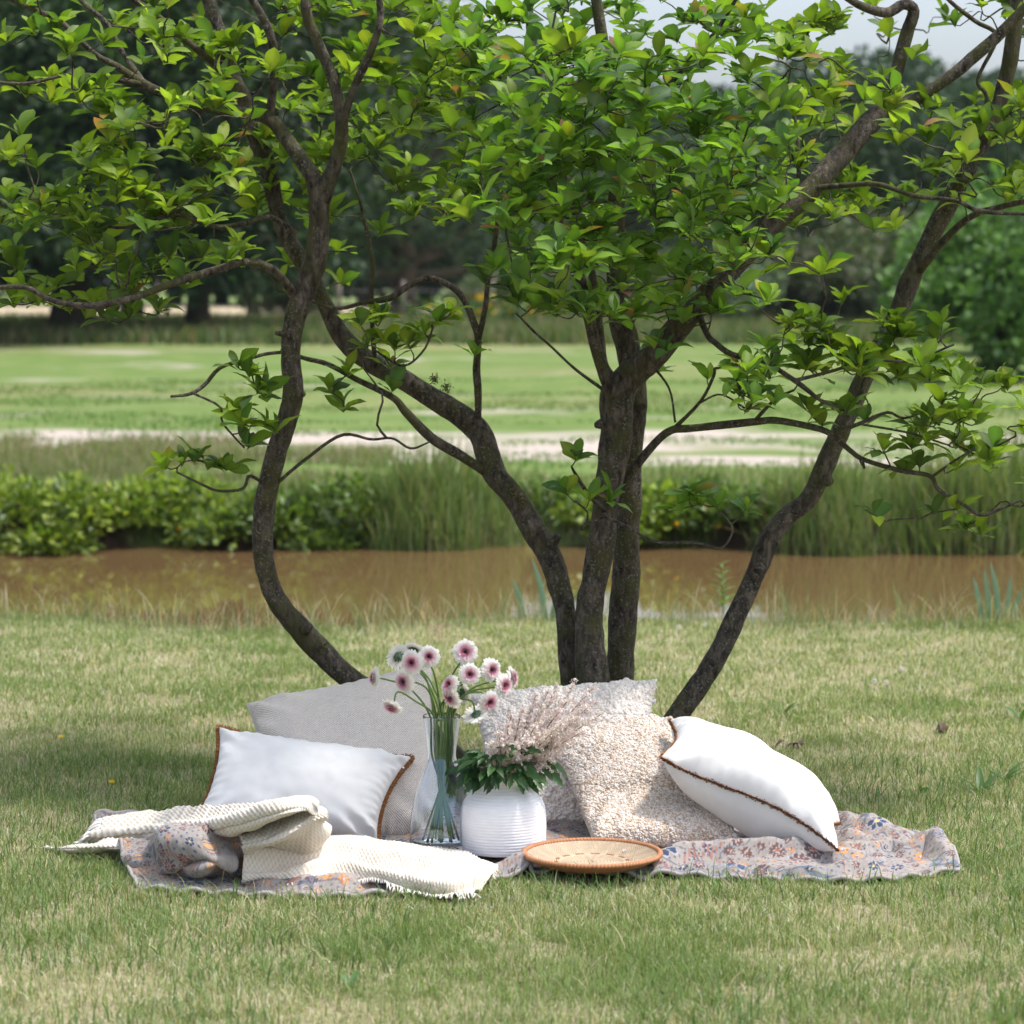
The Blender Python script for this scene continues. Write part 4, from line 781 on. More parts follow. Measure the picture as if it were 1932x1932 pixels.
for i, (u, v, d) in enumerate(AST):
    u = 952+(u-949)*1.16; tip = W(u, v-6, d+.08); root = tag(empty('astilbe_sprig', tuple(mouth-np.array([0, 0, .2]))), 'feathery pale pink astilbe sprig in the white rope vase', 'flower', 'astilbe sprigs in the rope vase')
    b = np.array([rx+random.uniform(-.03, .03), ry+random.uniform(-.03, .03), rz+.02]); m0 = mouth+np.array([(tip[0]-rx)*.25, random.uniform(-.03, .02), 0]); m0[:2] = [rx, ry]+(m0[:2]-[rx, ry])*min(1, .062/(np.hypot(*(m0[:2]-[rx, ry]))+1e-6)); pts = catmull([b, (b+m0)/2, m0, m0*.5+tip*.5+np.array([0, 0, .015]), tip], 30)
    mb = MB(); mb.add(*tube(pts, np.linspace(.0025, .0011, 30), 6), (.13, .12, .05))
    # plume: side branchlets of tiny florets
    fl = MB(); s = arclen(pts); L = s[-1]; cl = [(.82, .71, .66), (.84, .77, .70), (.80, .76, .64)][i % 3]
    for k in range(34):
        q = .99-(k/34)*min(.62, .19/L*1.0+.2); p = np.array([np.interp(q*L, s, pts[:, a]) for a in range(3)]); t_ = unit(pts[-1]-pts[-8]); e = unit(RNG.normal(size=3)); e = unit(e-t_*e.dot(t_)*.6+t_*.75); ln = .013+.055*(k/34)**.8*random.uniform(.6, 1.15); nd = int(14+44*ln/.06)
        br = catmull([p, p+e*ln*.55+np.array([0, 0, .004]), p+e*ln+np.array([0, 0, -.002])], 6); mb.add(*tube(br, .0006, 3, cap=False), (.62, .50, .42))
        x_ = RNG.uniform(.08, 1, nd); P = np.stack([np.interp(x_, np.linspace(0, 1, 6), br[:, a]) for a in range(3)], 1)+RNG.normal(0, .0028, (nd, 3)); fl.add(*leaf_cards(P, RNG.normal(size=(nd, 3)), RNG.uniform(.004, .0085, nd), .8, pickcol(nd, [cl, (.86, .79, .74), (.78, .64, .61)], .1)))
    mb.build('stem', M['stem'], root); fl.build('plume', M['petal'], root, False)
    nl = 2 if i > 8 else 3
    for k in range(nl):      # compound leaves: three leaflets each
        az = random.uniform(-2.9, .0) if random.random() < .8 else random.uniform(0, 6.28); h = random.uniform(.0, .07); q = mouth+np.array([0, 0, h])+np.array([math.cos(az)*.05, math.sin(az)*.05, 0]); el = random.uniform(-.5, .95); d_ = np.array([math.cos(az)*math.cos(el), math.sin(az)*math.cos(el), math.sin(el)]); e = q+d_*random.uniform(.02, .10)
        mb2 = MB(); mb2.add(*tube(catmull([m0+np.array([0, 0, -.01]), q, e], 7), .0012, 5), (.06, .10, .03)); lst = mb2.build('leaf_stalk', M['stem'], root)
        for w_ in (-.8, 0, .8):
            sd = np.array([-math.sin(az), math.cos(az), 0]); dd = unit(d_+sd*w_+np.array([0, 0, -.45])); place_leaf('leaflet', random.choice(LM), e-d_*.012*abs(w_), dd, unit(np.array([0, -.5, .8])+RNG.normal(0, .3, 3)), random.uniform(.045, .075)*(1.1 if w_ == 0 else .85), lst)
# ------------------------------------------------------------------ magnolia tree (multi-stemmed)
base = Wz(1110, 1486, 0); mag = tag(empty('magnolia_tree', tuple(base)), 'multi stemmed magnolia tree with curved dark stems above the cushions', 'tree')
def br(name, pts, r0=None, k=14, bump=.24, res=.022, seed=0):
    """pts: (u, v, depth, width in view units)"""
    P = np.array([np.append(W(u, v, d), w*(.84 if seed == 50 else 1.03 if seed in (30, 40) else .9)*d/F/2) for u, v, d, w in pts]); L = arclen(P[:, :3])[-1]; n = max(6, int(L/res)); Q = catmull(P, n); Q[:, 3] = np.maximum(Q[:, 3], .0018)
    mb = MB(); mb.add(*tube(Q[:, :3], Q[:, 3], k, bump, seed)); o = mb.build(name, M['bark'], mag); SK.append(Q); return o
SK = []
gb = lambda u, v: (u, v)
# stem A - swings out in a wide bow behind the grey cushion
br('stem', [(985, 1505, 9.95, 66), (905, 1472, 9.95, 60), (800, 1380, 9.97, 56), (718, 1320, 9.98, 54), (662, 1283, 9.98, 52), (618, 1240, 9.97, 50), (570, 1192, 9.95, 48), (530, 1145, 9.93, 46), (508, 1100, 9.9, 45), (497, 1050, 9.88, 44), (495, 1000, 9.86, 44), (500, 950, 9.85, 44), (510, 900, 9.84, 42), (523, 850, 9.83, 42), (540, 800, 9.82, 44), (553, 740, 9.8, 48), (548, 680, 9.8, 44), (551, 630, 9.8, 46), (563, 580, 9.8, 50), (586, 520, 9.8, 50), (598, 470, 9.8, 46), (601, 420, 9.8, 43), (603, 365, 9.8, 44)], k=22, res=.012, seed=1)
br('branch', [(601, 385, 9.8, 42), (590, 335, 9.8, 36), (566, 298, 9.82, 33), (540, 262, 9.85, 29), (512, 228, 9.88, 26), (470, 214, 9.88, 22), (400, 205, 9.86, 21), (330, 186, 9.82, 19), (270, 158, 9.8, 18), (220, 125, 9.78, 15), (176, 100, 9.76, 13), (116, 43, 9.75, 12), (50, 12, 9.75, 10), (-40, -25, 9.75, 8)], seed=2)
br('branch', [(272, 160, 9.8, 16), (245, 120, 9.85, 13), (225, 88, 9.88, 12), (200, 42, 9.9, 11), (151, 0, 9.92, 10), (110, -50, 9.95, 8)], k=9, seed=3)
br('branch', [(268, 159, 9.8, 13), (220, 150, 9.7, 11), (176, 142, 9.6, 9), (123, 142, 9.55, 8), (46, 158, 9.5, 8), (-30, 152, 9.5, 7)], k=8, seed=4)
br('branch', [(508, 226, 9.88, 24), (513, 185, 9.86, 20), (517, 141, 9.84, 19), (514, 80, 9.82, 18), (493, 28, 9.8, 17), (465, -15, 9.78, 15), (420, -80, 9.76, 12)], k=10, seed=5)
br('branch', [(604, 380, 9.8, 40), (622, 335, 9.78, 30), (635, 300, 9.76, 27), (645, 245, 9.75, 25), (634, 169, 9.74, 24), (605, 92, 9.74, 22), (581, 35, 9.74, 21), (577, -10, 9.74, 19), (590, -110, 9.75, 16)], k=12, seed=6)
br('branch', [(636, 290, 9.76, 20), (650, 222, 9.7, 17), (668, 165, 9.66, 16), (696, 106, 9.62, 17), (717, 42, 9.6, 15), (716, -20, 9.6, 12), (730, -90, 9.6, 9)], k=9, seed=7)
br('branch', [(556, 562, 9.8, 24), (540, 535, 9.74, 21), (510, 507, 9.68, 20), (465, 494, 9.62, 18), (405, 510, 9.56, 17), (334, 532, 9.5, 16), (246, 563, 9.45, 15), (169, 577, 9.42, 14), (99, 567, 9.4, 12), (46, 542, 9.4, 11), (-40, 546, 9.4, 9)], k=10, seed=8)
br('branch', [(558, 440, 10.0, 12), (510, 410, 9.95, 11), (460, 422, 9.9, 11), (405, 428, 9.85, 10), (338, 405, 9.8, 9), (306, 410, 9.75, 8), (225, 430, 9.7, 7), (140, 410, 9.65, 5)], k=8, seed=9)
br('branch', [(340, 405, 9.8, 8), (317, 370, 9.85, 7), (292, 313, 9.9, 5), (280, 270, 9.9, 4)], k=7, seed=10)
br('branch', [(540, 664, 9.8, 9), (500, 668, 9.7, 8), (458, 680, 9.64, 8), (415, 694, 9.6, 8), (387, 725, 9.56, 8), (359, 743, 9.53, 8), (322, 748, 9.5, 5)], k=7, seed=11)
br('branch', [(362, 741, 9.53, 6), (415, 767, 9.56, 5), (419, 796, 9.58, 5), (440, 822, 9.6, 5), (461, 845, 9.62, 4)], k=6, seed=12)
br('branch', [(498, 912, 9.84, 7), (470, 898, 9.75, 7), (458, 922, 9.7, 7), (412, 926, 9.65, 6), (377, 912, 9.62, 5), (334, 891, 9.58, 4)], k=7, seed=13)
br('branch', [(522, 912, 9.84, 8), (577, 866, 9.75, 7), (644, 821, 9.65, 7), (700, 829, 9.6, 6), (740, 827, 9.58, 6), (775, 846, 9.56, 6), (810, 834, 9.55, 4)], k=7, seed=14)
# stem B - arches over from the base
br('stem', [(1090, 1500, 10.0, 56), (1086, 1400, 10.0, 52), (1080, 1300, 10.0, 48), (1072, 1236, 10.0, 46), (1066, 1155, 10.02, 46), (1054, 1102, 10.04, 48), (1036, 1049, 10.06, 52), (1003, 996, 10.08, 52), (968, 936, 10.1, 50), (938, 900, 10.12, 52), (922, 862, 10.14, 50), (906, 817, 10.16, 46), (864, 780, 10.18, 44), (815, 750, 10.2, 42), (759, 715, 10.22, 42), (690, 676, 10.24, 42), (646, 637, 10.25, 40), (617, 580, 10.25, 36), (585, 520, 10.25, 34), (560, 478, 10.25, 33), (528, 415, 10.25, 34), (503, 310, 10.25, 37), (478, 246, 10.25, 36), (464, 194, 10.25, 34), (436, 141, 10.25, 36), (415, 70, 10.25, 36), (394, 0, 10.25, 33), (370, -110, 10.3, 26)], k=20, res=.013, seed=20)
br('branch', [(424, 136, 10.25, 18), (385, 105, 10.2, 16), (352, 77, 10.15, 15), (299, 32, 10.1, 14), (253, 0, 10.05, 12), (190, -50, 10.0, 9)], k=9, seed=21)
br('branch', [(918, 892, 10.12, 22), (864, 856, 10.05, 21), (815, 827, 10.0, 19), (766, 778, 9.98, 17), (741, 750, 9.97, 15), (671, 715, 9.96, 12), (618, 687, 9.96, 11), (575, 676, 9.97, 9), (530, 660, 10.0, 5)], k=10, seed=22)
br('branch', [(902, 800, 10.16, 17), (902, 740, 10.1, 16), (899, 697, 10.08, 16), (902, 640, 10.06, 15), (893, 606, 10.05, 15), (872, 560, 10.04, 15), (843, 536, 10.03, 14), (805, 525, 10.02, 14), (766, 542, 10.0, 13), (734, 563, 9.98, 12), (689, 570, 9.98, 10), (639, 582, 10.0, 8), (590, 570, 10.02, 5)], k=10, seed=23)
br('branch', [(903, 640, 10.06, 13), (915, 585, 10.02, 11), (921, 528, 10., 10), (931, 475, 9.98, 10), (940, 405, 9.95, 10), (931, 381, 9.93, 9), (900, 384, 9.9, 8), (865, 398, 9.88, 7), (815, 380, 9.85, 5)], k=8, seed=24)
br('branch', [(708, 690, 10.2, 10), (703, 627, 10.05, 10), (701, 549, 9.98, 9), (703, 493, 9.95, 9), (689, 422, 9.92, 8), (678, 377, 9.9, 6), (660, 320, 9.9, 5)], k=8, seed=25)
br('branch', [(706, 660, 10.08, 6), (760, 690, 9.9, 5), (800, 660, 9.85, 5), (818, 615, 9.82, 4)], k=6, seed=26)
# stems C and D - the two upright trunks
br('stem', [(1118, 1500, 9.92, 70), (1118, 1400, 9.92, 62), (1120, 1300, 9.92, 60), (1114, 1236, 9.92, 57), (1112, 1155, 9.92, 54), (1124, 1084, 9.92, 52), (1136, 1014, 9.92, 50), (1144, 943, 9.92, 50), (1156, 873, 9.92, 54), (1163, 803, 9.92, 58), (1163, 750, 9.92, 62), (1184, 715, 9.92, 56), (1234, 672, 9.88, 52), (1287, 609, 9.84, 50), (1325, 570, 9.82, 44), (1358, 528, 9.8, 42), (1410, 475, 9.8, 42), (1463, 415, 9.82, 42), (1516, 370, 9.85, 42), (1580, 300, 9.9, 40), (1640, 232, 9.95, 42), (1676, 200, 9.98, 40)], k=22, res=.013, seed=30)
br('branch', [(1668, 212, 9.98, 38), (1684, 165, 10.0, 30), (1698, 110, 10.02, 28), (1712, 60, 10.02, 27), (1724, 20, 10.0, 26), (1705, 8, 9.98, 22), (1674, 24, 9.95, 19), (1632, 14, 9.92, 17), (1597, -5, 9.9, 15), (1540, -50, 9.9, 12)], k=12, seed=31)
br('branch', [(1676, 208, 9.98, 34), (1727, 188, 9.98, 28), (1798, 141, 9.98, 26), (1840, 105, 9.98, 25), (1880, 70, 9.98, 24), (1925, 25, 9.98, 22), (1990, -40, 9.98, 18)], k=12, seed=32)
br('branch', [(1510, 372, 9.86, 14), (1507, 320, 9.9, 11), (1504, 246, 9.92, 8), (1490, 190, 9.95, 6)], k=8, seed=33)
br('branch', [(1524, 356, 9.85, 13), (1590, 350, 9.78, 11), (1657, 348, 9.72, 10), (1727, 370, 9.66, 9), (1801, 378, 9.62, 9), (1850, 398, 9.6, 9), (1945, 405, 9.58, 7)], k=8, seed=34)
br('branch', [(1318, 592, 9.82, 16), (1335, 632, 9.7, 14), (1351, 648, 9.65, 13), (1382, 669, 9.6, 12), (1442, 683, 9.55, 12), (1505, 722, 9.5, 10), (1551, 757, 9.48, 7), (1590, 770, 9.47, 5)], k=8, seed=35)
br('branch', [(1500, 718, 9.5, 9), (1570, 700, 9.45, 8), (1640, 680, 9.42, 7), (1720, 680, 9.4, 6), (1800, 650, 9.4, 4)], k=7, seed=351)
br('branch', [(1158, 745, 9.88, 32), (1143, 718, 9.86, 28), (1121, 644, 9.84, 27), (1107, 574, 9.8, 26), (1086, 493, 9.72, 20), (1069, 458, 9.66, 16), (1050, 380, 9.55, 13), (1040, 280, 9.5, 10)], k=12, seed=36)
br('branch', [(1148, 742, 9.88, 9), (1086, 697, 9.75, 7), (1041, 655, 9.7, 6), (1012, 630, 9.67, 6), (974, 591, 9.63, 4)], k=7, seed=37)
br('branch', [(1222, 680, 9.88, 7), (1262, 732, 9.8, 5), (1274, 797, 9.78, 5)], k=6, seed=38)
br('branch', [(1144, 965, 9.9, 12), (1112, 935, 9.72, 10), (1085, 893, 9.66, 7), (1078, 880, 9.64, 4)], k=7, seed=39)
br('branch', [(1140, 968, 9.9, 10), (1146, 978, 9.7, 8), (1181, 992, 9.62, 6), (1223, 1017, 9.58, 6), (1252, 1024, 9.56, 6), (1312, 1024, 9.54, 6), (1354, 1035, 9.52, 6), (1372, 1024, 9.5, 5), (1382, 996, 9.5, 5), (1361, 968, 9.5, 4)], k=6, seed=391)
br('branch', [(1142, 975, 9.7, 6), (1105, 988, 9.66, 5), (1098, 1000, 9.65, 5), (1110, 970, 9.64, 5), (1085, 945, 9.63, 4)], k=6, seed=392)
br('stem', [(1160, 1500, 10.12, 62), (1165, 1400, 10.12, 54), (1170, 1300, 10.12, 50), (1172, 1236, 10.12, 52), (1176, 1155, 10.12, 52), (1182, 1084, 10.12, 50), (1185, 978, 10.12, 48), (1189, 873, 10.12, 46), (1194, 790, 10.12, 46), (1196, 735, 10.12, 44), (1186, 662, 10.13, 42), (1170, 590, 10.15, 40), (1163, 500, 10.2, 36), (1162, 400, 10.22, 32), (1170, 290, 10.22, 28), (1162, 190, 10.22, 24), (1140, 90, 10.22, 21), (1125, 0, 10.22, 18), (1110, -100, 10.2, 13)], k=20, res=.014, seed=40)
br('branch', [(1176, 735, 10.14, 22), (1140, 690, 10.2, 21), (1130, 620, 10.25, 20), (1122, 540, 10.28, 19), (1090, 420, 10.3, 17), (1050, 250, 10.35, 16), (1005, 90, 10.4, 18), (998, 0, 10.4, 18), (990, -100, 10.4, 14)], k=10, seed=41)
br('branch', [(1170, 300, 10.2, 16), (1220, 210, 10.1, 13), (1290, 130, 10.0, 11), (1350, 60, 9.95, 9), (1400, -20, 9.9, 7)], k=8, seed=42)
br('branch', [(1168, 935, 10.1, 20), (1186, 898, 10.0, 19), (1234, 838, 9.9, 18), (1266, 812, 9.86, 18), (1305, 808, 9.82, 17), (1421, 796, 9.72, 17), (1463, 793, 9.68, 16), (1520, 803, 9.64, 15), (1565, 817, 9.6, 14), (1604, 850, 9.57, 12), (1632, 868, 9.55, 11), (1700, 888, 9.5, 10), (1755, 898, 9.46, 10), (1770, 923, 9.44, 9), (1815, 950, 9.42, 8), (1850, 972, 9.4, 7), (1886, 961, 9.39, 6), (1925, 944, 9.38, 5)], k=10, seed=43)
br('branch', [(1268, 812, 9.86, 9), (1322, 757, 9.78, 7), (1347, 708, 9.74, 6), (1352, 694, 9.73, 5), (1400, 700, 9.7, 4)], k=6, seed=44)
br('branch', [(1320, 760, 9.78, 5), (1360, 744, 9.74, 4), (1405, 770, 9.7, 4)], k=6, seed=441)
br('branch', [(1421, 797, 9.72, 9), (1463, 753, 9.65, 7), (1498, 736, 9.62, 5)], k=6, seed=45)
br('branch', [(1566, 820, 9.6, 10), (1622, 799, 9.55, 8), (1674, 778, 9.52, 6), (1706, 789, 9.5, 5), (1760, 770, 9.47, 4)], k=7, seed=46)
br('branch', [(1622, 800, 9.55, 6), (1716, 817, 9.5, 5), (1790, 840, 9.46, 4)], k=6, seed=47)
br('branch', [(1758, 900, 9.46, 7), (1800, 870, 9.44, 6), (1850, 840, 9.42, 5)], k=6, seed=48)
# stem E - leans out to the side
br('stem', [(1180, 1505, 9.98, 60), (1215, 1440, 9.96, 54), (1262, 1372, 9.95, 50), (1310, 1305, 9.95, 48), (1354, 1236, 9.95, 46), (1393, 1155, 9.96, 46), (1428, 1077, 9.97, 46), (1456, 1012, 9.98, 50), (1486, 974, 10.0, 50), (1522, 946, 10.0, 46), (1546, 905, 10.02, 44), (1569, 848, 10.04, 44), (1590, 803, 10.06, 44), (1612, 753, 10.08, 42), (1650, 670, 10.1, 42), (1692, 592, 10.12, 42), (1720, 521, 10.13, 46), (1755, 451, 10.14, 42), (1798, 370, 10.15, 42), (1838, 300, 10.16, 38), (1872, 229, 10.17, 36), (1896, 158, 10.18, 36), (1912, 70, 10.18, 36), (1917, 0, 10.2, 34), (1925, -110, 10.2, 26)], k=20, res=.014, seed=50)
br('branch', [(1736, 510, 10.1, 18), (1780, 454, 10.0, 16), (1833, 408, 9.92, 14), (1886, 391, 9.87, 13), (1945, 378, 9.82, 11)], k=9, seed=51)
br('branch', [(1838, 305, 10.16, 12), (1862, 190, 10.1, 10), (1845, 150, 10.1, 9), (1880, 70, 10.1, 9), (1840, 40, 10.1, 9), (1790, 0, 10.1, 8), (1760, -40, 10.1, 7)], k=8, seed=52)
# limbs of the upper crown (above the frame) that carry the shading foliage
for i, (u, v, d, du, dd) in enumerate([(420, -90, 9.76, -260, -.7), (590, -100, 9.75, 60, -.9), (730, -80, 9.6, 160, -.6), (370, -100, 10.3, -320, .6), (990, -90, 10.4, -120, .8), (1110, -90, 10.2, 120, -.9), (1400, -10, 9.9, 150, -.7), (1540, -45, 9.9, -60, .9), (1990, -30, 9.98, 120, -.5), (1925, -100, 10.2, -60, .8)]):
    br('branch', [(u, v, d, 13), (u+du*.3, v-90, d+dd*.3, 11), (u+du*.7, v-170, d+dd*.7, 9), (u+du*1.1, v-230, d+dd*1.1, 6)], k=7, res=.04, seed=60+i)
# short stubs and knots where limbs broke off
for i, (u, v, d, du, dv, w) in enumerate([(1040, 1030, 10.02, 14, -20, 24), (545, 632, 9.76, -26, -4, 14), (1136, 800, 9.86, -12, 2, 22), (1562, 905, 9.97, -4, 8, 26), (1205, 770, 10.08, 14, -6, 16), (1430, 1070, 9.93, 10, 6, 24), (575, 1190, 9.9, 12, -10, 22), (1625, 868, 9.55, 6, 16, 9), (560, 745, 9.78, 14, -2, 18), (880, 800, 10.13, 10, -16, 18), (1700, 600, 10.08, -16, -8, 16)]):
    P_ = np.array([W(u, v, d), W(u+du*.6, v+dv*.6, d-.012), W(u+du, v+dv, d-.018)]); r_ = w*d/F/2; mb = MB(); mb.add(*tube(catmull(P_, 7), np.linspace(r_, r_*.55, 7), 10, .3, i)); mb.build('branch_stub', M['bark'], mag)
# moss tufts on the stems
for u, v, d in ((962, 925, 10.02), (975, 935, 10.02), (985, 950, 10.02), (820, 716, 10.12), (843, 730, 10.12), (610, 1222, 9.9), (1072, 1160, 9.93)):
    n = 60; P = W(u, v, d)+RNG.normal(size=(n, 3))*.008; mb = MB(); mb.add(*leaf_cards(P, RNG.normal(size=(n, 3)), RNG.uniform(.008, .018, n), .4, pickcol(n, [(.05, .045, .015), (.03, .025, .012), (.10, .085, .02)]))); tag(mb.build('moss', M['plant'], mag, False), kind='stuff')

# foliage density over the picture area, 100 x 100 cells (from the photograph's layout), used with real depths
DEN = ['4 3 4 3 4 6 6 7 7 8 9 5 3 6 6 4 1 0 2 3', '4 2 4 3 4 6 7 7 9 9 9 9 9 8 6 4 2 1 1 2', '2 4 6 6 5 6 7 7 7 8 9 9 9 9 7 6 5 6 6 7', '6 4 7 7 7 4 4 6 6 8 9 9 9 9 8 5 3 4 5 6',
       '8 8 8 6 4 2 2 1 0 5 9 9 9 8 5 5 2 0 0 0', '4 5 6 2 1 2 2 1 0 3 6 8 8 5 1 1 0 0 0 0', '0 0 0 0 0 0 1 2 1 0 0 0 1 0 5 8 9 7 1 0', '0 0 0 0 0 0 0 0 0 0 0 0 0 1 1 3 3 6 6 2', '0 0 0 1 0 0 0 0 0 0 0 0 0 0 0 0 0 3 6 4', '0 0 0 0 0 0 0 0 0 0 0 0 0 0 0 0 0 0 3 4']
tips = []
for r_, row in enumerate(DEN):
    for c_, s in enumerate(row.split()):
        m_ = int(s)*(.98 if 900 <= c_*100 <= 1400 and 100 <= r_*100 <= 500 else .8); k = int(m_)+(random.random() < m_-int(m_))
        for _ in range(k):
            u, v = c_*100+random.uniform(-5, 105), r_*100+random.uniform(-5, 105)
            if v > 560 and u > 1380: d = random.gauss(9.55, .18)
            elif v > 560: d = random.gauss(9.85, .15)
            elif 880 < u < 1480 and v > 90: d = random.gauss(9.05, .28) if random.random() < .66 else random.gauss(10.0, .35)
            elif 480 < u < 690 and v > 180: d = random.gauss(10.45, .25)
            elif u < 480: d = random.gauss(9.75, .35)
            else: d = random.gauss(10.1, .45)
            k2 = 1 if int(s) < 3 else random.choice([1, 2, 2, 3]); q = W(u, v, d)      # little flat sprays of shoots
            for _2 in range(k2): tips.append((q+(np.array([random.gauss(0, .075), random.gauss(0, .075), random.gauss(0, .022)]) if _2 else 0), 0))
for u, v, d in ((450, 690, 9.6), (485, 738, 9.6), (500, 745, 9.66), (475, 705, 9.62), (440, 770, 9.6), (460, 800, 9.58), (520, 815, 9.62), (505, 800, 9.6), (345, 872, 9.58), (372, 868, 9.6), (395, 880, 9.62), (430, 880, 9.64), (310, 880, 9.58), (470, 840, 9.6),
                (1090, 862, 9.64), (1068, 930, 9.62), (1112, 940, 9.6), (1150, 945, 9.55), (1302, 930, 9.5), (1322, 950, 9.5), (1285, 960, 9.52), (1408, 960, 9.5), (1350, 955, 9.5), (975, 572, 9.62), (1010, 575, 9.62), (1040, 585, 9.63), (960, 540, 9.63), (1395, 738, 9.7), (1430, 745, 9.7), (1408, 775, 9.7), (1460, 760, 9.64), (1395, 690, 9.68), (1260, 660, 9.6), (1230, 650, 9.7),
                (720, 640, 9.95), (745, 655, 9.95), (800, 625, 9.85), (830, 605, 9.83), (690, 655, 9.95), (770, 650, 9.9), (655, 705, 9.9), (620, 735, 9.9), (740, 735, 9.9), (650, 770, 9.88), (720, 600, 9.93), (850, 590, 9.83)): tips.append((W(u, v, d), 1))
for _ in range(270):
    x, y, z = random.uniform(-2.9, 2.9), random.uniform(8.3, 11.9), random.uniform(2.78, 3.75)
    if (x/2.9)**2+((y-10.1)/1.9)**2+((z-2.6)/1.3)**2 < 1.05: tips.append((np.array([x, y, z]), 2))
for _ in range(150):     # unseen foliage beside and behind, more added on the right to dapple the cushion
    s = random.choice([-1, 1, 1]); tips.append((np.array([s*random.uniform(1.85, 2.5), random.uniform(9.2, 10.8), random.uniform(1.9, 3.3)]), 2))
NODES = np.concatenate([q[np.arange(0, len(q), 2), :3] for q in SK if len(q) > 3]); nrad = np.concatenate([q[np.arange(0, len(q), 2), 3] for q in SK])
TP = np.array([t[0] for t in tips]); d0 = np.min(np.linalg.norm(TP[:, None, :]-NODES[None, ::3], axis=2), 1); order = np.argsort(d0)
tw = MB(); node_arr = np.empty((len(NODES)+len(tips)*7, 3)); node_arr[:len(NODES)] = NODES; pen = np.zeros(len(node_arr)); pen[:len(nrad)] = nrad*2; nn = len(NODES); tipdirs = {}
up = np.array([0, 0, 1.])
for ti in order:
    p = TP[ti]; A = node_arr[:nn]; dv = p-A; dist = np.linalg.norm(dv, axis=1); cost = dist*(1+.35*np.maximum(0, -dv[:, 2]/(dist+1e-6)))+pen[:nn]
    i = int(np.argmin(cost)); a = A[i].copy(); L = dist[i]
    if L < .015: tipdirs[ti] = (unit(RNG.normal(size=3)*.4+up)); continue
    m = max(3, min(7, int(L/.05)+2)); t = np.linspace(0, 1, m)[:, None]; path = a*(1-t)+p*t
    sag = np.array([0, 0, -1.])*np.sin(t*math.pi)*L*.12*random.uniform(-.3, 1.2); jit = RNG.normal(0, .055*L+.004, (m, 3))*np.sin(t*math.pi); path = path+sag+jit
    r0 = min(.0026+.0055*L, .007); tw.add(*tube(catmull(path, m*2), np.linspace(r0, .0017, m*2), 5, cap=False))
    e = min(7, m-1); node_arr[nn:nn+m-1] = path[1:]; nn += m-1; tipdirs[ti] = unit(unit(path[-1]-path[-2])*.45+up*.8)
tag(tw.build('twig', M['bark'], mag), kind='stuff')
# leaves: obovate, folded along the midrib, arching
def leaf_geo(n, wid, arch, fold, wave):
    V = []
    for k in range(n+1):
        q = k/n; w = wid*.5*(math.sin(math.pi*min(1, q**1.25))**.75 if 0 < q < 1 else (.03 if q == 0 else .0)); z = arch*(.5*q-.85*q*q)
        wv = wave*math.sin(q*9)
        V += [(-w, q, z+fold*w+wv*w), (0, q, z), (w, q, z+fold*w-wv*w)]
    f = []
    for k in range(n): f += [[3*k, 3*k+1, 3*k+4, 3*k+3], [3*k+1, 3*k+2, 3*k+5, 3*k+4]]
    return np.array(V), np.array(f)
LG_ = [leaf_geo(6, .50, .25, .35, .1), leaf_geo(6, .44, .5, .25, -.15), leaf_geo(6, .52, .1, .5, .2), leaf_geo(6, .42, .75, .3, .1), leaf_geo(6, .36, .35, .15, -.25)]
LC = np.array([(.112, .178, .024), (.155, .228, .028), (.085, .142, .026), (.215, .28, .034), (.07, .122, .034)])
inst = []
for ti in range(len(tips)):
    iu0 = float(project(TP[ti])[0]); p = TP[ti]; td = tipdirs[ti]; kind = tips[ti][1]; nl = random.randint(5, 8) if kind < 2 else random.randint(5, 7); x_, y_, z_ = frame(td); a0 = random.uniform(0, 6.28); tc = RNG.choice(5, p=[.32, .28, .18, .12, .10])
    for k in range(nl):
        a = a0+k*2.4; el = random.uniform(.05, .8) if k < nl-2 else random.uniform(.7, 1.3); d_ = (x_*math.cos(a)+y_*math.sin(a))*math.cos(el)+z_*math.sin(el); d_ = unit(d_+up*.12); L = random.triangular(.05, .128, .10)*(1 if k < nl-2 else .75)
        nm = unit(up*1.+RNG.normal(0, .35, 3)+z_*.3); xx = unit(np.cross(d_, nm)); zz = np.cross(xx, d_); b = p-z_*random.uniform(0, .02)
        inst.append((b, xx, d_, zz, L, random.randrange(5), LC[tc if random.random() < .7 else random.randrange(5)]*random.uniform(.75, 1.25), random.random(), kind))
        if 880 < iu0 < 1480: q_ = list(inst[-1]); q_[6] = q_[6]*np.array([.86, 1.0, 1.1]); inst[-1] = tuple(q_)
cen = np.array([i_[0]+i_[2]*i_[4]*.5 for i_ in inst]); iu, iv, idp = project(cen); toc = unit(np.array([0, 0, CH])-cen)
face = np.abs((np.array([i_[3] for i_ in inst])*toc).sum(1)); score = np.array([i_[4]**2 for i_ in inst])*face/idp**2*((iu > 30) & (iu < 1900) & (iv > 20) & (iv < 1900))
occ = np.zeros(len(inst)); og = np.argsort(idp); grid_n = {}
for q in og:      # leaves behind many others do not count as visible
    key = (int(iu[q]//36), int(iv[q]//36)); occ[q] = grid_n.get(key, 0); grid_n[key] = occ[q]+1
score = score*np.where(occ < 2, 1, np.where(occ < 4, .4, .05)); single = set(np.argsort(-score)[:300].tolist())
lv = []; lf_ = []; lc_ = []; cnt = 0; RED = np.array([.26, .11, .07]); ORA = np.array([.28, .20, .05])
LMESH = []
for g in range(5):
    for ci in range(5):
        V, f = LG_[g]; c = np.tile(LC[ci], (len(V), 1)); c[1::3] *= 1.25; me = make_mesh('leaf', V, [f], c); me.materials.append(M['leaf_rnd']); LMESH.append(me)
REDM = []
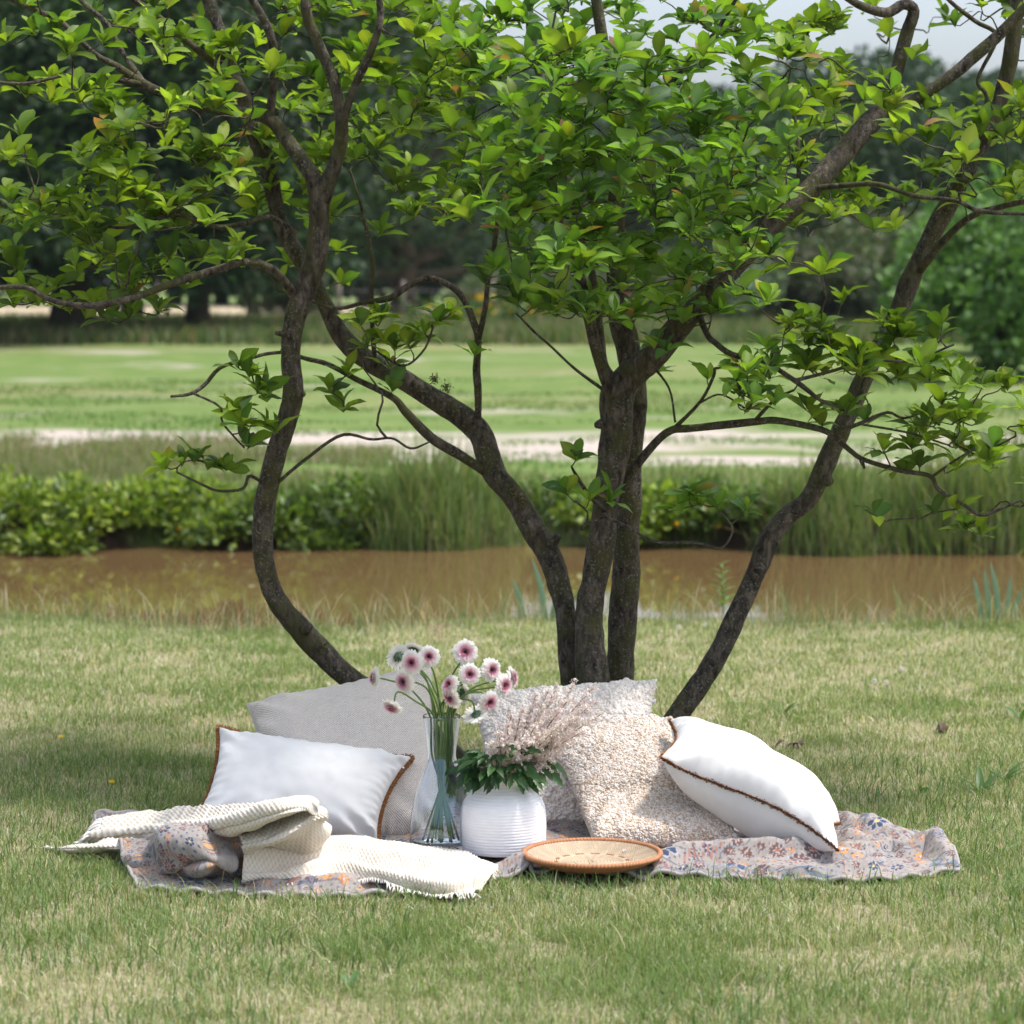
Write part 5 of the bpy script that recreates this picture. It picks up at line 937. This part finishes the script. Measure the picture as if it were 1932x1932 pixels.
for g in range(5):
    V, f = LG_[g]; c = np.tile(LC[3], (len(V), 1)); q = V[:, 1:2]; c = c*(1-np.clip(q*1.3-.2, 0, 1))+RED*1.2*np.clip(q*1.3-.2, 0, 1); me = make_mesh('leaf', V, [f], c); me.materials.append(M['leaf_rnd']); REDM.append(me)
for q, (b, xx, dd, zz, L, g, col, rd, kind) in enumerate(inst):
    V, f = LG_[g]
    if q in single:
        ci = int(np.argmin(((LC-col)**2).sum(1))); me = REDM[g] if rd < .018 else LMESH[g*5+ci]; place_leaf('leaf', me, b, dd, zz, L, mag); continue
    P = b+(V[:, 0:1]*xx+V[:, 1:2]*dd+V[:, 2:3]*zz)*L; c = np.tile(col, (len(V), 1)); c[1::3] *= 1.25
    if rd < .018: k = np.clip(V[:, 1:2]*1.3-.2, 0, 1); c = c*(1-k)+(RED if rd < .010 else ORA)*1.2*k
    lv.append(P); lc_.append(c); lf_.append(f+cnt); cnt += len(V)
tag(obj('foliage', make_mesh('foliage', np.concatenate(lv), [np.concatenate(lf_)], np.concatenate(lc_)), M['leaf'], mag), kind='stuff')

# ------------------------------------------------------------------ lawn
def lawn(name, y0, y1, dens, h, w, nseg):
    xm = .179*y1+.9; n = int(2*xm*(y1-y0)*dens); X = RNG.uniform(-xm, xm, n); Y = RNG.uniform(y0, y1, n); k = np.abs(X) < .179*Y+.75; X, Y = X[k], Y[k]
    e = 15.0+.25*np.sin(X*.9)+.2*np.sin(X*2.3+1)+.35*np.clip(-X/3, -1, 1); k = Y < e+.25; X, Y = X[k], Y[k]
    k = ~inside(X, Y, poly); X, Y = X[k], Y[k]; Q = np.stack([X, Y], -1)
    den = fbm(Q*5, 71, 2); k = RNG.uniform(0, 1, len(X)) < np.clip((den-.22)*2.6, .3, 1); X, Y, Q, den = X[k], Y[k], Q[k], den[k]; n = len(X)
    dry = np.clip((fbm(Q*np.array([.9, 1.1]), 72, 4)-.5)*3.4+.5+np.clip((Y-9.5)/8, 0, .36)+.08*np.sign(X)-.0, .08, .92); strand = RNG.uniform(0, 1, n) < dry*.58
    clump = vnoise(Q*9, 73); hh = h*(.7+.5*clump)*RNG.uniform(.6, 1.25, n)*np.where(strand, .8, 1.05); hh *= np.where(RNG.uniform(0, 1, n) < .03, 1.7, 1)
    gr = pickcol(n, [(.15, .235, .065), (.19, .28, .085), (.26, .33, .14), (.115, .19, .05)], .2); st = pickcol(n, [(.62, .56, .42), (.54, .48, .34), (.68, .64, .51), (.46, .45, .28)], .15)
    c = np.where(strand[:, None], st, gr); cb = np.where(strand[:, None], st*.85, gr*.7+np.array([.34, .31, .18])*.3)
    b = np.stack([X, Y, ground_z(X, Y)-.004], -1); mb = MB(); mb.add(*blades(b, hh, w*RNG.uniform(.7, 1.4, n), RNG.uniform(.1, 1.1, n), RNG.uniform(0, 6.28, n), cb, c, nseg)); return tag(mb.build(name, M['grass'], smooth=False), kind='stuff')
lawn('lawn_grass', 6.1, 8.2, 21000, .047, .0027, 2); lawn('lawn_grass', 8.2, 11.2, 17000, .043, .0028, 2); lawn('lawn_grass', 11.2, 15.4, 9000, .046, .0040, 2)
# broader, longer blades standing out of the turf
def longer(n, y0, y1, h, w, cols, name, thr=.5):
    Y = RNG.uniform(y0, y1, n); X = RNG.uniform(-1, 1, n)*(.179*Y+.5); k = ~inside(X, Y, poly) & (fbm(np.stack([X, Y], -1)*1.3, 81) > thr); X, Y = X[k], Y[k]; n = len(X); c = pickcol(n, cols, .2)
    mb = MB(); mb.add(*blades(np.stack([X, Y, ground_z(X, Y)-.004], -1), RNG.uniform(.6, 1.3, n)*h, np.full(n, w)*RNG.uniform(.7, 1.4, n), RNG.uniform(.2, 1.1, n), RNG.uniform(0, 6.28, n), c*.8, c, 3)); return tag(mb.build(name, M['grass'], smooth=False), kind='stuff')
longer(15000, 6.2, 10.5, .075, .0036, [(.12, .21, .06), (.15, .24, .08), (.10, .18, .06)], 'long_grass', .47); longer(1500, 6.2, 12, .10, .0022, [(.5, .42, .27), (.42, .33, .2)], 'dry_stalks', .3)
# tall fine grass along the near pond edge
n = 5200; X = RNG.uniform(-4, 4, n); e = 15.0+.25*np.sin(X*.9)+.2*np.sin(X*2.3+1)+.35*np.clip(-X/3, -1, 1); Y = e+RNG.uniform(-.55, .2, n); k = fbm(np.stack([X*1.6, Y], -1), 90) > .42; X, Y = X[k], Y[k]; n = len(X); c = pickcol(n, [(.17, .23, .11), (.40, .34, .22), (.13, .21, .10), (.46, .40, .28)], .2)
mb = MB(); mb.add(*blades(np.stack([X, Y, ground_z(X, Y)-.01], -1), RNG.uniform(.06, .26, n)*RNG.uniform(.5, 1.3, n), np.full(n, .0042), RNG.uniform(.1, .8, n), RNG.uniform(0, 6.28, n), c*.8, c, 3)); tag(mb.build('bank_edge_grass', M['grass'], smooth=False), kind='stuff')
def iris(u, d, hs, label):
    x, y, z = gat(u, d); r = tag(empty('iris_clump', (x, y, z)), label, 'plant', None)
    for h, dx, ln in hs:
        pts = catmull([(x+dx, y, z-.05), (x+dx+ln*.3, y, z+h*.5), (x+dx+ln, y, z+h)], 12); w = np.array([.011, .014, .016, .017, .017, .016, .015, .014, .012, .009, .006, .001]); s = np.array([1, .25, 0])
        V = np.concatenate([pts-s*w[:, None], pts+np.array([.1, -1, 0])*w[:, None]*.25, pts+s*w[:, None]]); V = V.reshape(3, 12, 3).swapaxes(0, 1).reshape(-1, 3); mb = MB(); mb.add(V, grid_faces(12, 3), (.13, .22, .15)); mb.build('blade', M['plant'], r)
iris(1880, 14.85, [(.26, -.06, -.05), (.3, -.02, -.03), (.34, .03, -.05), (.27, .07, .02), (.2, .1, .05)], 'clump of broad blue green iris blades by the water'); iris(1022, 14.9, [(.22, -.1, -.05), (.33, .02, -.07), (.18, .06, .04), (.15, .1, .1)], 'loose iris clump by the water beside the arching stem')
# rushes on the near edge
for u in (1470, 1490, 1540, 1720): rush(u, 14.9, 14, .42, .03, [(.16, .24, .10), (.24, .27, .13)], 'thin upright rush tuft at the near water edge', 'rush_tuft', 'rush tufts at the near water edge', wd=.007, lean=.25)
def herb(u, d, h, nl, label):
    x, y, z = gat(u, d); r = tag(empty('water_herb', (x, y, z)), label, 'plant', None); mb = MB(); mb.add(*tube([(x, y, z-.02), (x+.01, y, z+h*.5), (x, y, z+h)], [.005, .004, .002], 6), (.14, .2, .06)); mb.build('stem', M['stem'], r)
    for k in range(nl): a = k*2.4; q = .25+.75*k/nl; place_leaf('leaf', LM2, (x, y, z+h*q), (math.cos(a), math.sin(a), .7), (0, 0, 1), .11*(1.15-q*.7), r, .8)
LM2 = leaflet_mesh('leaf', (.13, .22, .06), 8, .05, .3, .3); LM2.materials.append(M['plant'])
herb(1365, 14.85, .34, 22, 'leafy upright herb among the rushes at the near water edge'); herb(1720, 14.95, .2, 14, 'short leafy herb beside the iris clump at the water')
# small things in the grass
def weed(u, v, n, L, label, grp=None):
    p = Wz(u, v, .0); r = tag(empty('plantain_weed', tuple(p)), label, 'weed', grp)
    for k in range(n): a = random.uniform(0, 6.28); place_leaf('leaf', WLM, p, (math.cos(a)*.8, math.sin(a)*.8, random.uniform(.6, 1.5)), (0, 0, 1), L*random.uniform(.7, 1.2), r)
WLM = leaflet_mesh('leaf', (.075, .15, .045), 7, 0, .22, .35); WLM.materials.append(M['plant'])
for u, v, n, L in ((1850, 1500, 6, .11), (1895, 1478, 6, .10), (1480, 1350, 4, .10), (1925, 1360, 4, .1), (300, 1560, 5, .11), (520, 1480, 5, .12), (660, 1870, 5, .06), (1740, 1500, 4, .08)): weed(u, v, n, L, 'narrow leaved plantain weed growing in the lawn', 'plantain weeds in the lawn')
def stalk(u, v, h, bendx, label):
    p = Wz(u, v, 0); r = tag(empty('seed_stalk', tuple(p)), label, 'grass stalk'); mb = MB(); q = catmull([p, p+np.array([bendx*.3, 0, h*.6]), p+np.array([bendx, 0, h])], 14); mb.add(*tube(q, .0016, 6), (.11, .16, .06)); mb.build('stem', M['stem'], r)
    mb = MB(); mb.add(*tube([q[-1], q[-1]+np.array([bendx*.1, 0, .012]), q[-1]+np.array([bendx*.2, 0, .022])], [.003, .0045, .002], 7), (.10, .07, .04)); mb.build('seed_head', M['stem'], r)
stalk(640, 1478, .21, -.03, 'thin plantain seed stalk beside the grey cushion'); stalk(1252, 1400, .2, -.03, 'thin green seed stalk beside the leaning stem'); stalk(1270, 1395, .14, .02, 'short seed stalk just behind the tall one by the leaning stem')
for i, (u, v) in enumerate(((1672, 1296), (1650, 1293), (1700, 1270), (1280, 1190), (1330, 1185), (1180, 1620))):
    p = Wz(u, v, .03); r = tag(empty('clover_flower', (p[0], p[1], 0)), 'small white clover flower head in the lawn', 'flower', 'white clover in the lawn'); n = 60; mb = MB(); s = rand_sphere(n); mb.add(*leaf_cards(p+np.array([0, 0, .02])+s*.006, s, np.full(n, .007), .5, pickcol(n, [(.75, .7, .68)], .1))); mb.build('flower_head', M['petal'], r, False); mb = MB(); mb.add(*tube([(p[0], p[1], 0), (p[0], p[1], .03), p+np.array([0, 0, .02])], .0013, 5), (.12, .18, .06)); mb.build('stem', M['stem'], r)
DLM = leaflet_mesh('leaf', (.12, .075, .05), 6, 0, .5, .8); DLM.materials.append(M['plant'])
for u, v, s in ((1503, 1402, .035), (1777, 1369, .03), (1010, 2, 0)):
    if not s: continue
    p = Wz(u, v, .028); r = tag(empty('withered_leaf_clump', (p[0], p[1], 0)), 'brown withered clump of leaves lying on the grass' if u < 1600 else 'small dark dry leaf curl lying on the grass', 'dry leaves')
    for k in range(9): place_leaf('leaf', DLM, p+RNG.normal(size=3)*np.array([s*.5, s*.4, .005]), RNG.normal(size=3)*np.array([1, 1, .35]), (0, -.3, 1), random.uniform(.03, .055), r)
p = Wz(828, 1190, .06); n = 160; mb = MB(); mb.add(*leaf_cards(p+RNG.normal(size=(n, 3))*np.array([.025, .025, .02]), RNG.normal(size=(n, 3)), RNG.uniform(.008, .018, n), .5, pickcol(n, [(.42, .28, .24), (.5, .36, .32)]))); r = tag(empty('pink_seed_head', (p[0], p[1], 0)), 'pinkish dry seed head in the grass before the pond', 'plant'); tag(mb.build('seed_head', M['plant'], r, False), kind='stuff'); mb = MB(); mb.add(*tube([(p[0], p[1], -.01), (p[0], p[1], .03), p], .002, 5), (.2, .2, .1)); mb.build('stem', M['stem'], r)
for u, v in ((211, 1475), (115, 1390)):
    p = Wz(u, v, .03); mb = MB(); petal_ring(mb, p, frame((0, -.3, 1)), 10, .001, .012, .003, .0, .002, ((.7, .5, .02), (.75, .55, .03)), 3, 2); mb.add(*tube([(p[0], p[1], 0), (p[0], p[1], .015), p], .0012, 5), (.12, .18, .06)); tag(mb.build('yellow_lawn_flower', M['petal']), 'tiny yellow flower in the shaded lawn', 'flower', 'tiny yellow lawn flowers')
# ------------------------------------------------------------------ air
def haze(x0, x1, y0, y1, z0, z1, dens):
    m = bpy.data.materials.new('summer_haze'); m.use_nodes = True; nt = m.node_tree; nt.nodes.remove(nt.nodes['Principled BSDF']); v = nt.nodes.new('ShaderNodeVolumePrincipled')
    v.inputs['Color'].default_value = (.80, .87, 1, 1); v.inputs['Density'].default_value = dens; v.inputs['Anisotropy'].default_value = .2; nt.links.new(v.outputs[0], nt.nodes['Material Output'].inputs['Volume'])
    V = [(x, y, z) for z in (z0, z1) for y in (y0, y1) for x in (x0, x1)]
    o = obj('haze', make_mesh('haze', V, [np.array([[0, 2, 3, 1], [4, 5, 7, 6], [0, 1, 5, 4], [2, 6, 7, 3], [0, 4, 6, 2], [1, 3, 7, 5]])], smooth=False), m); return tag(o, kind='stuff')
haze(-620, 620, -45, 905, -2.2, 24, .00013)
